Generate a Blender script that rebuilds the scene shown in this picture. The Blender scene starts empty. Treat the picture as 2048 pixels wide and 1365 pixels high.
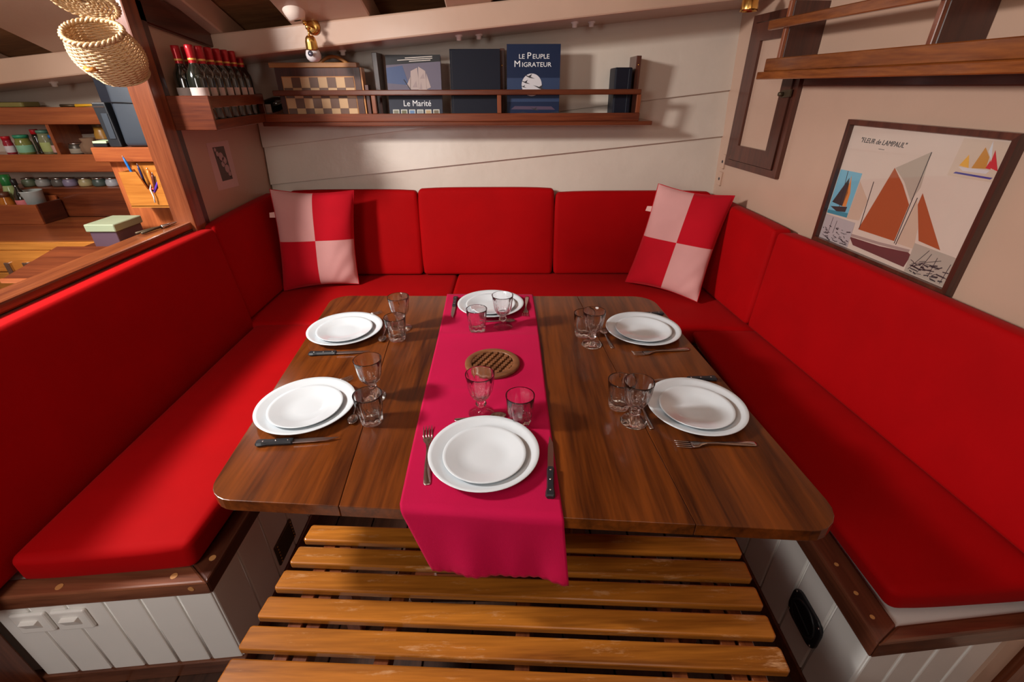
import bpy, bmesh, math, random
from mathutils import Vector, Matrix, Euler
random.seed(7)
sc = bpy.context.scene
C = bpy.context.collection
PI = math.pi; R = math.radians

# ---------------------------------------------------------------- camera
cam_d = bpy.data.cameras.new('camera'); cam = bpy.data.objects.new('camera', cam_d); C.objects.link(cam)
cam_d.sensor_fit = 'HORIZONTAL'; cam_d.sensor_width = 36.0
cam_d.lens = 931.0 / 2048 * 36.0
cam_d.clip_start = 0.02
cam.location = (0, 0, 1.505)
cam.matrix_world = Matrix.Translation((0, 0, 1.505)) @ Matrix.Rotation(R(90 - 28.7), 4, 'X') @ Matrix.Rotation(R(-0.22), 4, 'Z')
sc.camera = cam

# ---------------------------------------------------------------- light and exposure
sc.view_settings.view_transform = 'Standard'; sc.view_settings.look = 'None'
sc.view_settings.gamma = 1; sc.view_settings.use_curve_mapping = False
sc.view_settings.exposure = -0.38
w = bpy.data.worlds.new('world'); sc.world = w; w.use_nodes = True
w.node_tree.nodes['Background'].inputs[0].default_value = (1.0, 0.70, 0.52, 1)
w.node_tree.nodes['Background'].inputs[1].default_value = 0.09

def area(name, loc, target, size, power, col, sy=None):
    d = bpy.data.lights.new(name, 'AREA'); d.energy = power; d.color = col
    d.shape = 'RECTANGLE'; d.size = size; d.size_y = sy or size
    o = bpy.data.objects.new(name, d); C.objects.link(o); o.location = loc
    o.rotation_euler = (Vector(target) - Vector(loc)).to_track_quat('-Z', 'Y').to_euler()
    return o
# daylight falling through the galley skylight on the left
area('galley_skylight_light', (-2.12, 0.95, 2.17), (-0.2, 2.0, 0.7), 0.30, 60, (1.0, 0.96, 0.93)).data.spread = R(125)
# daylight inside the galley
area('galley_daylight', (-2.5, 1.4, 2.05), (-2.3, 2.4, 0.9), 0.5, 15, (1.0, 0.92, 0.82))
# companionway light from above the near side
area('companionway_light', (-1.25, -0.75, 1.75), (-0.2, 0.8, 0.15), 0.7, 29, (1.0, 0.95, 0.90))
# deck hatch above the near end of the table
area('deck_hatch_light', (0.35, 0.25, 2.35), (0.35, 1.0, 0.4), 1.0, 4.5, (1.0, 0.84, 0.70))
# warm ceiling lamps
for nm, x, y, z_, p in (('ceiling_lamp_light', -0.75, 0.9, 2.15, 1.9), ('ceiling_lamp_light', 0.8, 1.2, 2.1, 1.9)):
    d = bpy.data.lights.new(nm, 'POINT'); d.energy = p; d.color = (1.0, 0.62, 0.38); d.shadow_soft_size = 0.06
    o = bpy.data.objects.new(nm, d); C.objects.link(o); o.location = (x, y, z_)

# ---------------------------------------------------------------- materials
def nmat(name):
    m = bpy.data.materials.new(name); m.use_nodes = True
    nt = m.node_tree; b = nt.nodes['Principled BSDF']
    return m, nt, b
def L(nt, a, b): nt.links.new(a, b)
def plain(name, col, rough=0.5, metal=0.0, spec=0.5, bump=0.0, bscale=60, coat=0.0, var=0.0):
    m, nt, b = nmat(name)
    b.inputs['Base Color'].default_value = (*col, 1); b.inputs['Roughness'].default_value = rough
    b.inputs['Metallic'].default_value = metal; b.inputs['Specular IOR Level'].default_value = spec
    b.inputs['Coat Weight'].default_value = coat; b.inputs['Coat Roughness'].default_value = 0.15
    tc = nt.nodes.new('ShaderNodeTexCoord')
    n = nt.nodes.new('ShaderNodeTexNoise'); n.inputs['Scale'].default_value = bscale; n.inputs['Detail'].default_value = 4
    L(nt, tc.outputs['Object'], n.inputs['Vector'])
    if bump:
        bp = nt.nodes.new('ShaderNodeBump'); bp.inputs['Strength'].default_value = bump; bp.inputs['Distance'].default_value = 0.01
        L(nt, n.outputs['Fac'], bp.inputs['Height']); L(nt, bp.outputs['Normal'], b.inputs['Normal'])
    v = var or 0.06
    n2 = nt.nodes.new('ShaderNodeTexNoise'); n2.inputs['Scale'].default_value = 5; L(nt, tc.outputs['Object'], n2.inputs['Vector'])
    mx = nt.nodes.new('ShaderNodeMix'); mx.data_type = 'RGBA'
    mx.inputs['A'].default_value = (*[c * (1 - v) for c in col], 1); mx.inputs['B'].default_value = (*[min(1, c * (1 + v)) for c in col], 1)
    L(nt, n2.outputs['Fac'], mx.inputs['Factor']); L(nt, mx.outputs['Result'], b.inputs['Base Color'])
    return m
def wood(name, c1, c2, axis='Y', rough=0.35, coat=0.3, scale=1.0, wear=None, rnd=0.25, knots=0.0):
    """grain runs along the given axis"""
    m, nt, b = nmat(name)
    tc = nt.nodes.new('ShaderNodeTexCoord'); oi = nt.nodes.new('ShaderNodeObjectInfo')
    mp = nt.nodes.new('ShaderNodeMapping')
    s = {'X': (1.2, 22, 22), 'Y': (22, 1.2, 22), 'Z': (22, 22, 1.2)}[axis]
    mp.inputs['Scale'].default_value = [k * scale for k in s]
    L(nt, tc.outputs['Object'], mp.inputs['Vector'])
    sep = nt.nodes.new('ShaderNodeMath'); sep.operation = 'MULTIPLY'; sep.inputs[1].default_value = 40
    L(nt, oi.outputs['Random'], sep.inputs[0])
    cmb = nt.nodes.new('ShaderNodeCombineXYZ'); L(nt, sep.outputs[0], cmb.inputs[0]); L(nt, sep.outputs[0], cmb.inputs[2]); L(nt, sep.outputs[0], cmb.inputs[1])
    L(nt, cmb.outputs[0], mp.inputs['Location'])
    n = nt.nodes.new('ShaderNodeTexNoise'); n.inputs['Scale'].default_value = 1.0; n.inputs['Detail'].default_value = 7; n.inputs['Roughness'].default_value = 0.62
    n.inputs['Distortion'].default_value = 0.6
    L(nt, mp.outputs[0], n.inputs['Vector'])
    n3 = nt.nodes.new('ShaderNodeTexNoise'); n3.inputs['Scale'].default_value = 6.5; n3.inputs['Detail'].default_value = 4
    L(nt, mp.outputs[0], n3.inputs['Vector'])
    ad = nt.nodes.new('ShaderNodeMath'); ad.operation = 'MULTIPLY_ADD'; ad.inputs[1].default_value = 0.35
    L(nt, n3.outputs['Fac'], ad.inputs[0]); L(nt, n.outputs['Fac'], ad.inputs[2])
    rp = nt.nodes.new('ShaderNodeValToRGB'); rp.color_ramp.elements[0].position = 0.45; rp.color_ramp.elements[1].position = 0.92
    rp.color_ramp.elements[0].color = (*c1, 1); rp.color_ramp.elements[1].color = (*c2, 1)
    L(nt, ad.outputs[0], rp.inputs['Fac'])
    hv = nt.nodes.new('ShaderNodeHueSaturation')
    ma = nt.nodes.new('ShaderNodeMapRange'); ma.inputs['To Min'].default_value = 1 - rnd; ma.inputs['To Max'].default_value = 1 + rnd
    L(nt, oi.outputs['Random'], ma.inputs['Value']); L(nt, ma.outputs[0], hv.inputs['Value']); L(nt, rp.outputs['Color'], hv.inputs['Color'])
    out = hv.outputs['Color']
    if wear:
        n4 = nt.nodes.new('ShaderNodeTexNoise'); n4.inputs['Scale'].default_value = 14; n4.inputs['Detail'].default_value = 9; n4.inputs['Roughness'].default_value = 0.75
        mp2 = nt.nodes.new('ShaderNodeMapping'); mp2.inputs['Scale'].default_value = (0.45, 2.4, 2.0); L(nt, tc.outputs['Object'], mp2.inputs['Vector'])
        L(nt, cmb.outputs[0], mp2.inputs['Location']); L(nt, mp2.outputs[0], n4.inputs['Vector'])
        r2 = nt.nodes.new('ShaderNodeValToRGB'); r2.color_ramp.elements[0].position = 0.57; r2.color_ramp.elements[1].position = 0.68
        L(nt, n4.outputs['Fac'], r2.inputs['Fac'])
        mx = nt.nodes.new('ShaderNodeMix'); mx.data_type = 'RGBA'; mx.inputs['B'].default_value = (*wear, 1)
        sc_ = nt.nodes.new('ShaderNodeMath'); sc_.operation = 'MULTIPLY'; sc_.inputs[1].default_value = 0.8
        L(nt, r2.outputs['Color'], sc_.inputs[0]); L(nt, sc_.outputs[0], mx.inputs['Factor']); L(nt, out, mx.inputs['A']); out = mx.outputs['Result']
    L(nt, out, b.inputs['Base Color'])
    b.inputs['Roughness'].default_value = rough; b.inputs['Coat Weight'].default_value = coat; b.inputs['Coat Roughness'].default_value = 0.12
    bp = nt.nodes.new('ShaderNodeBump'); bp.inputs['Strength'].default_value = 0.12; bp.inputs['Distance'].default_value = 0.003
    L(nt, n.outputs['Fac'], bp.inputs['Height']); L(nt, bp.outputs['Normal'], b.inputs['Normal'])
    return m
def fabric(name, col, sheen=0.5, bump=0.15, rough=0.85, big=0.10, weave=900, spec=0.2):
    m, nt, b = nmat(name)
    tc = nt.nodes.new('ShaderNodeTexCoord')
    n = nt.nodes.new('ShaderNodeTexNoise'); n.inputs['Scale'].default_value = 7; n.inputs['Detail'].default_value = 3
    L(nt, tc.outputs['Object'], n.inputs['Vector'])
    mx = nt.nodes.new('ShaderNodeMix'); mx.data_type = 'RGBA'
    mx.inputs['A'].default_value = (*[c * (1 - big) for c in col], 1); mx.inputs['B'].default_value = (*[min(1, c * (1 + big)) for c in col], 1)
    L(nt, n.outputs['Fac'], mx.inputs['Factor']); L(nt, mx.outputs['Result'], b.inputs['Base Color'])
    b.inputs['Roughness'].default_value = rough; b.inputs['Sheen Weight'].default_value = sheen; b.inputs['Sheen Roughness'].default_value = 0.4
    b.inputs['Sheen Tint'].default_value = (1, 0.55, 0.5, 1)
    b.inputs['Specular IOR Level'].default_value = spec
    n2 = nt.nodes.new('ShaderNodeTexNoise'); n2.inputs['Scale'].default_value = weave; L(nt, tc.outputs['Object'], n2.inputs['Vector'])
    bp = nt.nodes.new('ShaderNodeBump'); bp.inputs['Strength'].default_value = bump; bp.inputs['Distance'].default_value = 0.002
    L(nt, n2.outputs['Fac'], bp.inputs['Height']); L(nt, bp.outputs['Normal'], b.inputs['Normal'])
    return m
def glass(name, col=(1, 1, 1), rough=0.0, ior=1.47):
    m, nt, b = nmat(name)
    b.inputs['Base Color'].default_value = (*col, 1); b.inputs['Transmission Weight'].default_value = 1
    b.inputs['Roughness'].default_value = rough; b.inputs['IOR'].default_value = ior
    n = nt.nodes.new('ShaderNodeTexNoise'); n.inputs['Scale'].default_value = 30
    bp = nt.nodes.new('ShaderNodeBump'); bp.inputs['Strength'].default_value = 0.0; bp.inputs['Distance'].default_value = 0.001
    L(nt, n.outputs['Fac'], bp.inputs['Height']); L(nt, bp.outputs['Normal'], b.inputs['Normal'])
    tr = nt.nodes.new('ShaderNodeBsdfTransparent'); mx = nt.nodes.new('ShaderNodeMixShader')
    lw = nt.nodes.new('ShaderNodeLayerWeight'); lw.inputs['Blend'].default_value = 0.35
    mr = nt.nodes.new('ShaderNodeMapRange'); mr.inputs['To Min'].default_value = 0.96; mr.inputs['To Max'].default_value = 1.0
    L(nt, lw.outputs['Facing'], mr.inputs['Value']); L(nt, mr.outputs[0], mx.inputs[0])
    L(nt, tr.outputs[0], mx.inputs[1]); L(nt, b.outputs[0], mx.inputs[2]); L(nt, mx.outputs[0], nt.nodes['Material Output'].inputs['Surface'])
    return m
def pane(name):
    m, nt, b = nmat(name)
    tr = nt.nodes.new('ShaderNodeBsdfTransparent'); gl = nt.nodes.new('ShaderNodeBsdfGlossy'); gl.inputs['Roughness'].default_value = 0.03
    lw = nt.nodes.new('ShaderNodeLayerWeight'); lw.inputs['Blend'].default_value = 0.5
    pw = nt.nodes.new('ShaderNodeMath'); pw.operation = 'POWER'; pw.inputs[1].default_value = 4.0; L(nt, lw.outputs['Facing'], pw.inputs[0])
    fr = nt.nodes.new('ShaderNodeMath'); fr.operation = 'MULTIPLY_ADD'; fr.inputs[1].default_value = 0.6; fr.inputs[2].default_value = 0.03; L(nt, pw.outputs[0], fr.inputs[0])
    mx = nt.nodes.new('ShaderNodeMixShader'); L(nt, fr.outputs[0], mx.inputs[0]); L(nt, tr.outputs[0], mx.inputs[1]); L(nt, gl.outputs[0], mx.inputs[2])
    L(nt, mx.outputs[0], nt.nodes['Material Output'].inputs['Surface'])
    return m

M = {}
M['white'] = plain('cream_paint', (0.53, 0.35, 0.255), 0.32, bump=0.10, bscale=18, coat=0.2)
M['hull'] = plain('hull_paint', (0.66, 0.57, 0.48), 0.36, bump=0.35, bscale=9, coat=0.15)
M['panelwhite'] = plain('panel_paint', (0.80, 0.78, 0.74), 0.38, bump=0.05, bscale=30)
M['mahog'] = wood('mahogany_along_x', (0.065, 0.012, 0.005), (0.20, 0.048, 0.015), 'X', 0.28, 0.5)
M['mahogY'] = wood('mahogany_along_y', (0.085, 0.017, 0.006), (0.27, 0.075, 0.022), 'Y', 0.28, 0.5)
M['mahogZ'] = wood('mahogany_along_z', (0.10, 0.02, 0.008), (0.30, 0.085, 0.03), 'Z', 0.3, 0.4)
M['shelfY'] = wood('orange_mahogany_along_y', (0.13, 0.030, 0.007), (0.36, 0.11, 0.022), 'Y', 0.25, 0.5)
M['darkwoodZ'] = wood('dark_mahogany_along_z', (0.04, 0.010, 0.006), (0.11, 0.028, 0.014), 'Z', 0.35, 0.3)
M['darkwood'] = wood('dark_mahogany_along_x', (0.035, 0.010, 0.006), (0.11, 0.028, 0.014), 'X', 0.35, 0.3)
M['darkwoodY'] = wood('dark_mahogany_along_y', (0.045, 0.012, 0.008), (0.13, 0.032, 0.016), 'Y', 0.35, 0.3)
M['table'] = wood('walnut_table', (0.030, 0.0055, 0.0010), (0.22, 0.052, 0.006), 'Y', 0.28, 0.25, scale=0.8, rnd=0.08)
M['slat'] = wood('varnished_teak', (0.17, 0.048, 0.005), (0.56, 0.19, 0.022), 'X', 0.30, 0.4, wear=(0.62, 0.34, 0.16), rnd=0.14)
M['trim'] = wood('bench_trim_y', (0.05, 0.014, 0.008), (0.15, 0.045, 0.022), 'Y', 0.3, 0.4)
M['trimX'] = wood('bench_trim_x', (0.07, 0.020, 0.010), (0.22, 0.075, 0.035), 'X', 0.3, 0.4)
M['orange'] = wood('light_varnished_wood_x', (0.42, 0.13, 0.02), (0.78, 0.32, 0.06), 'X', 0.3, 0.4)
M['redwood'] = wood('reddish_varnished_wood_x', (0.24, 0.05, 0.018), (0.52, 0.15, 0.045), 'X', 0.3, 0.5)
M['redwoodZ'] = wood('reddish_varnished_wood_z', (0.24, 0.05, 0.018), (0.52, 0.15, 0.045), 'Z', 0.3, 0.5)
M['honey'] = wood('honey_wood_x', (0.40, 0.15, 0.03), (0.66, 0.29, 0.08), 'X', 0.35, 0.3)
M['plug'] = plain('light_wood_plug', (0.55, 0.26, 0.09), 0.4)
M['red'] = fabric('red_velvet', (0.37, 0.0002, 0.0016), sheen=0.035, rough=0.75, big=0.12, spec=0.10)
M['redcloth'] = fabric('red_cotton', (0.48, 0.002, 0.012), sheen=0.2, bump=0.3, big=0.15)
M['pink'] = fabric('faded_pink_cotton', (0.64, 0.32, 0.30), sheen=0.2, bump=0.3)
M['runner'] = fabric('magenta_cotton', (0.46, 0.0006, 0.050), sheen=0.05, bump=0.3, big=0.10)
M['white_tag'] = plain('tag_cloth', (0.75, 0.45, 0.40), 0.8)
M['china'] = plain('white_porcelain', (0.68, 0.73, 0.76), 0.12, coat=0.5, var=0.01)
M['glass'] = glass('clear_glass')
M['steel'] = plain('brushed_steel', (0.62, 0.58, 0.55), 0.22, metal=1.0)
M['blade'] = plain('blade_steel', (0.60, 0.52, 0.50), 0.28, metal=1.0)
M['blackpl'] = plain('black_plastic', (0.018, 0.02, 0.024), 0.35)
M['brass'] = plain('brass', (0.72, 0.42, 0.12), 0.25, metal=1.0)
M['darkbrass'] = plain('dark_bronze', (0.10, 0.07, 0.04), 0.45, metal=0.6)
M['frosted'] = plain('frosted_shade', (0.85, 0.72, 0.62), 0.5)
M['bulb'] = plain('opal_reflector_bulb', (0.72, 0.66, 0.66), 0.15, coat=0.5)
M['bulbdark'] = plain('bulb_mirror_crown', (0.12, 0.11, 0.15), 0.15, metal=0.6)
M['terracotta'] = wood('trivet_wood', (0.11, 0.036, 0.012), (0.26, 0.10, 0.038), 'X', 0.45, 0.1)
M['wicker'] = plain('golden_wicker', (0.62, 0.40, 0.20), 0.5, bump=0.3, bscale=120, coat=0.2, var=0.3)
M['slate'] = plain('slate_fabric', (0.035, 0.045, 0.06), 0.45, bump=0.1, bscale=12)
M['navy'] = plain('navy_cover', (0.007, 0.008, 0.016), 0.5, spec=0.2)
M['black'] = plain('black', (0.008, 0.008, 0.01), 0.4)
M['wineglass'] = plain('dark_bottle_glass', (0.010, 0.012, 0.008), 0.06, coat=1.0)
M['capsule'] = plain('red_foil', (0.42, 0.008, 0.015), 0.3, metal=0.3)
M['gold'] = plain('gold_print', (0.75, 0.45, 0.10), 0.35, metal=0.3)
M['paper'] = plain('cream_paper', (0.78, 0.70, 0.62), 0.7)
M['label'] = plain('bottle_label', (0.62, 0.50, 0.45), 0.7, var=0.15)
M['ink'] = plain('ink', (0.03, 0.025, 0.03), 0.7)
M['deck'] = wood('deck_underside_wood', (0.12, 0.05, 0.02), (0.28, 0.13, 0.05), 'X', 0.6, 0.0)
M['floorwood'] = wood('floor_wood', (0.03, 0.012, 0.006), (0.09, 0.035, 0.018), 'Y', 0.45, 0.2)
M['pane'] = pane('glass_pane')
def col(name, c, rough=0.5, **k):
    if name not in M: M[name] = plain(name, c, rough, **k)
    return M[name]

# ---------------------------------------------------------------- object helpers
ORG = {}
def thing(name, label, cat, loc=(0, 0, 0), group=None, rotz=0):
    o = bpy.data.objects.new(name, None); C.objects.link(o); o.empty_display_size = 0.05
    o.location = loc; o.rotation_euler = (0, 0, rotz)
    o['label'] = label; o['category'] = cat
    if group: o['group'] = group
    ORG[o.name] = Vector(loc)
    return o
def link(name, bm, mat, parent=None, smooth=False, local=False, label=None):
    """links bm as one mesh; bm is in world space unless local (then it is in the parent's space)"""
    org = ORG[parent.name] if parent else Vector((0, 0, 0))
    if not local and org.length > 0: bmesh.ops.translate(bm, verts=bm.verts, vec=-org)
    me = bpy.data.meshes.new(name); bm.normal_update(); bm.to_mesh(me); bm.free()
    if isinstance(mat, (list, tuple)):
        for m in mat: me.materials.append(m)
    elif mat: me.materials.append(mat)
    if smooth:
        for p in me.polygons: p.use_smooth = True
    o = bpy.data.objects.new(name, me); C.objects.link(o)
    if parent: o.parent = parent; ORG[o.name] = Vector(org)
    else: ORG[o.name] = Vector((0, 0, 0))
    if label: o['label'] = label
    return o
def tag(o, label, cat, group=None):
    o['label'] = label; o['category'] = cat
    if group: o['group'] = group
    return o
def structure(o): o['kind'] = 'structure'; return o
def dup(root, loc, rotz, label, group=None):
    r = root.copy(); C.objects.link(r); r.location = loc; r.rotation_euler = (0, 0, rotz); r['label'] = label
    if group: r['group'] = group
    for ch in list(root.children):
        c = ch.copy(); C.objects.link(c); c.parent = r
        for g in ch.children:
            d = g.copy(); C.objects.link(d); d.parent = c
    return r

# ---------------------------------------------------------------- mesh helpers
def bevel(bm, r, seg=2, ang=30):
    if r <= 0: return
    es = [e for e in bm.edges if len(e.link_faces) == 2 and e.calc_face_angle(0) > R(ang)]
    bmesh.ops.bevel(bm, geom=es, offset=r, segments=seg, profile=0.5, affect='EDGES', clamp_overlap=True)
def box(bm, x0, x1, y0, y1, z0, z1, r=0, seg=1):
    b = bmesh.new(); vs = [b.verts.new((x, y, z)) for x in (x0, x1) for y in (y0, y1) for z in (z0, z1)]
    for f in ((0, 1, 3, 2), (4, 6, 7, 5), (0, 4, 5, 1), (2, 3, 7, 6), (0, 2, 6, 4), (1, 5, 7, 3)): b.faces.new([vs[i] for i in f])
    bmesh.ops.recalc_face_normals(b, faces=b.faces)
    bevel(b, r, seg); return merge(bm, b)
def hexa(bm, c, r=0, seg=1):
    """8 corners: bottom 4 (ccw) then top 4"""
    b = bmesh.new(); vs = [b.verts.new(p) for p in c]
    for f in ((3, 2, 1, 0), (4, 5, 6, 7), (0, 1, 5, 4), (1, 2, 6, 5), (2, 3, 7, 6), (3, 0, 4, 7)): b.faces.new([vs[i] for i in f])
    bmesh.ops.recalc_face_normals(b, faces=b.faces); bevel(b, r, seg); return merge(bm, b)
def merge(bm, b):
    if bm is None: return b
    me = bpy.data.meshes.new('t'); b.to_mesh(me); b.free(); bm.from_mesh(me); bpy.data.meshes.remove(me); return bm
def NB(): return bmesh.new()
def prism(bm, pts, z0, z1, r=0, seg=1):
    """polygon in xy extruded in z"""
    b = NB(); lo = [b.verts.new((x, y, z0)) for x, y in pts]; hi = [b.verts.new((x, y, z1)) for x, y in pts]; n = len(pts)
    b.faces.new(lo[::-1]); b.faces.new(hi)
    for i in range(n): b.faces.new((lo[i], lo[(i + 1) % n], hi[(i + 1) % n], hi[i]))
    bmesh.ops.recalc_face_normals(b, faces=b.faces); bevel(b, r, seg, 40); return merge(bm, b)
def slab(bm, pts, O, U, V, N, d0, d1):
    """polygon pts (u,v) in a frame, between depths d0..d1 along N"""
    b = NB(); O = Vector(O); n = len(pts)
    P = lambda u, v, d: O + U * u + V * v + N * d
    lo = [b.verts.new(P(u, v, d0)) for u, v in pts]; hi = [b.verts.new(P(u, v, d1)) for u, v in pts]
    b.faces.new(lo[::-1]); b.faces.new(hi)
    for i in range(n): b.faces.new((lo[i], lo[(i + 1) % n], hi[(i + 1) % n], hi[i]))
    bmesh.ops.recalc_face_normals(b, faces=b.faces); return merge(bm, b)
def lathe(bm, prof, n=24, loc=(0, 0, 0), mod=None, cap=False, Mx=None):
    b = NB(); rings = []
    for k, (r, z) in enumerate(prof):
        if r < 1e-6: rings.append([b.verts.new((0, 0, z))]); continue
        ring = []
        for i in range(n):
            a = 2 * PI * i / n; rr = r * (mod(a, k, r, z) if mod else 1)
            ring.append(b.verts.new((rr * math.cos(a), rr * math.sin(a), z)))
        rings.append(ring)
    for A, B_ in zip(rings, rings[1:]):
        for i in range(n):
            j = (i + 1) % n
            if len(A) == 1 and len(B_) == 1: continue
            if len(A) == 1: b.faces.new((A[0], B_[i], B_[j]))
            elif len(B_) == 1: b.faces.new((A[i], B_[0], A[j]))
            else: b.faces.new((A[i], B_[i], B_[j], A[j]))
    if cap:
        for ring in (rings[0], rings[-1]):
            if len(ring) > 2: b.faces.new(ring)
    bmesh.ops.recalc_face_normals(b, faces=b.faces)
    if Mx is not None: bmesh.ops.transform(b, matrix=Mx, verts=b.verts)
    bmesh.ops.translate(b, verts=b.verts, vec=loc)
    return merge(bm, b)
def tube(bm, pts, r, n=8, closed=False):
    b = NB(); pts = [Vector(p) for p in pts]; rings = []; N_ = len(pts); up = Vector((0, 0, 1)); prev = None
    rad = r if isinstance(r, (list, tuple)) else [r] * N_
    for i, p in enumerate(pts):
        if closed: t = (pts[(i + 1) % N_] - pts[i - 1])
        else: t = pts[min(i + 1, N_ - 1)] - pts[max(i - 1, 0)]
        t.normalize()
        if prev is None:
            a = up if abs(t.dot(up)) < 0.9 else Vector((1, 0, 0)); u = t.cross(a).normalized()
        else: u = (prev - t * prev.dot(t)).normalized()
        prev = u; v = t.cross(u)
        rings.append([b.verts.new(p + (u * math.cos(2 * PI * k / n) + v * math.sin(2 * PI * k / n)) * rad[i]) for k in range(n)])
    rg = range(N_) if closed else range(N_ - 1)
    for i in rg:
        A, B_ = rings[i], rings[(i + 1) % N_]
        for k in range(n): b.faces.new((A[k], A[(k + 1) % n], B_[(k + 1) % n], B_[k]))
    if not closed: b.faces.new(rings[0][::-1]); b.faces.new(rings[-1])
    bmesh.ops.recalc_face_normals(b, faces=b.faces)
    return merge(bm, b)
def cyl(bm, p0, p1, r, n=12):
    return tube(bm, [p0, p1], r, n)
def grid(bm, nu, nv, fn):
    b = NB(); g = [[b.verts.new(fn(i / nu, j / nv)) for j in range(nv + 1)] for i in range(nu + 1)]
    for i in range(nu):
        for j in range(nv): b.faces.new((g[i][j], g[i + 1][j], g[i + 1][j + 1], g[i][j + 1]))
    return merge(bm, b)
def rquad(pts, r, n=6):
    """round the corners of a convex polygon; r may be a list"""
    out = []; N_ = len(pts)
    for i in range(N_):
        p = Vector(pts[i]); a = (Vector(pts[i - 1]) - p).normalized(); c = (Vector(pts[(i + 1) % N_]) - p).normalized()
        rr = r[i] if isinstance(r, (list, tuple)) else r
        ang = a.angle(c); d = rr / math.tan(ang / 2); cen = p + (a + c).normalized() * (rr / math.sin(ang / 2))
        s = p + a * d - cen; e = p + c * d - cen
        a0 = math.atan2(s.y, s.x); a1 = math.atan2(e.y, e.x); da = (a1 - a0 + PI) % (2 * PI) - PI
        for k in range(n + 1):
            t = a0 + da * k / n; out.append((cen.x + rr * math.cos(t), cen.y + rr * math.sin(t)))
    return out
def cushion(name, c8, label, r=0.022, puff=0.012, mat=None, N_=10, faces=(1, 1, 1)):
    """upholstered block spanning 8 corners (bottom 4 ccw, top 4): rounded edges, slightly crowned faces"""
    c = [Vector(p) for p in c8]
    dx = ((c[1] - c[0]).length + (c[2] - c[3]).length) / 2; dy = ((c[3] - c[0]).length + (c[2] - c[1]).length) / 2; dz = (c[4] - c[0]).length
    dim = (dx, dy, dz); r = min(r, 0.45 * min(dim))
    def line(Ln):
        h = Ln / 2; q = [-h, -h + r * 0.3, -h + r * 0.7, -h + r]
        k = N_ if Ln > 0.2 else 2
        q += [-h + r + (Ln - 2 * r) * i / k for i in range(1, k)]
        return q + [h - r, h - r * 0.7, h - r * 0.3, h]
    ls = [line(d) for d in dim]; b = NB(); cache = {}
    def V_(p):
        key = tuple(round(v, 5) for v in p)
        if key in cache: return cache[key]
        q = Vector([max(-d / 2 + r, min(d / 2 - r, v)) for d, v in zip(dim, p)]); e = Vector(p) - q
        if e.length > 1e-9: q = q + e.normalized() * r * min(1, max(abs(v) for v in e) / r)
        s = [2 * v / d for v, d in zip(q, dim)]
        s0 = list(s)
        for ax in range(3):
            o1, o2 = [k for k in range(3) if k != ax]
            if ax == 2 and s0[2] < 0: continue
            s[ax] += (1 if s0[ax] > 0 else -1) * (abs(s0[ax]) ** 3) * (2 * puff / dim[ax]) * max(0, 1 - s0[o1] ** 4) * max(0, 1 - s0[o2] ** 4) * faces[ax]
        u, v, w_ = [(k + 1) / 2 for k in s]
        bot = (c[0] * (1 - u) + c[1] * u) * (1 - v) + (c[3] * (1 - u) + c[2] * u) * v
        top = (c[4] * (1 - u) + c[5] * u) * (1 - v) + (c[7] * (1 - u) + c[6] * u) * v
        cache[key] = b.verts.new(bot * (1 - w_) + top * w_); return cache[key]
    for ax in range(3):
        o1, o2 = [k for k in range(3) if k != ax]
        for sgn in (0, -1):
            for i in range(len(ls[o1]) - 1):
                for j in range(len(ls[o2]) - 1):
                    q = []
                    for a, c_ in ((i, j), (i + 1, j), (i + 1, j + 1), (i, j + 1)):
                        p = [0, 0, 0]; p[ax] = ls[ax][sgn]; p[o1] = ls[o1][a]; p[o2] = ls[o2][c_]; q.append(V_(p))
                    if len(set(q)) >= 3:
                        try: b.faces.new(q)
                        except Exception: pass
    bmesh.ops.recalc_face_normals(b, faces=b.faces)
    o = link(name, b, mat or M['red'], smooth=True)
    if label: tag(o, label, 'cushion')
    return o
def text(name, s, size, mat, parent, O, U, V, N, depth=0.0006, shear=0.0, align='LEFT', sx=1.0):
    cu = bpy.data.curves.new(name, 'FONT'); cu.body = s; cu.size = size; cu.extrude = depth; cu.shear = shear; cu.align_x = align; cu.resolution_u = 3
    to = bpy.data.objects.new('tmp', cu); C.objects.link(to)
    dg = bpy.context.evaluated_depsgraph_get(); me = bpy.data.meshes.new_from_object(to.evaluated_get(dg))
    bpy.data.objects.remove(to); bpy.data.curves.remove(cu)
    b = NB(); b.from_mesh(me); bpy.data.meshes.remove(me)
    mx = Matrix.Identity(4)
    for i, v in enumerate((U * sx, V, N)):
        for k in range(3): mx[k][i] = v[k]
    mx.translation = Vector(O); bmesh.ops.transform(b, matrix=mx, verts=b.verts)
    return link(name, b, mat, parent)

ex, ey, ez = Vector((1, 0, 0)), Vector((0, 1, 0)), Vector((0, 0, 1))
FZ = -0.06                                    # floor level
def wx(y): return 1.21 + 0.1 * (2.88 - y)     # right wall face
def hy(z): return 2.88 + 0.07 * (z - 0.93)    # hull face

# ================================================================ SETTING
# floor boards
fl = structure(link('floor', box(None, -3.3, 1.75, -1.3, 3.1, FZ - 0.06, FZ - 0.02), M['floorwood']))
x = -1.6
while x < 1.7:
    link('plank', box(None, x, x + 0.142, -1.2, 3.0, FZ - 0.022, FZ, 0.002), M['floorwood'], fl); x += 0.147
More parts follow.
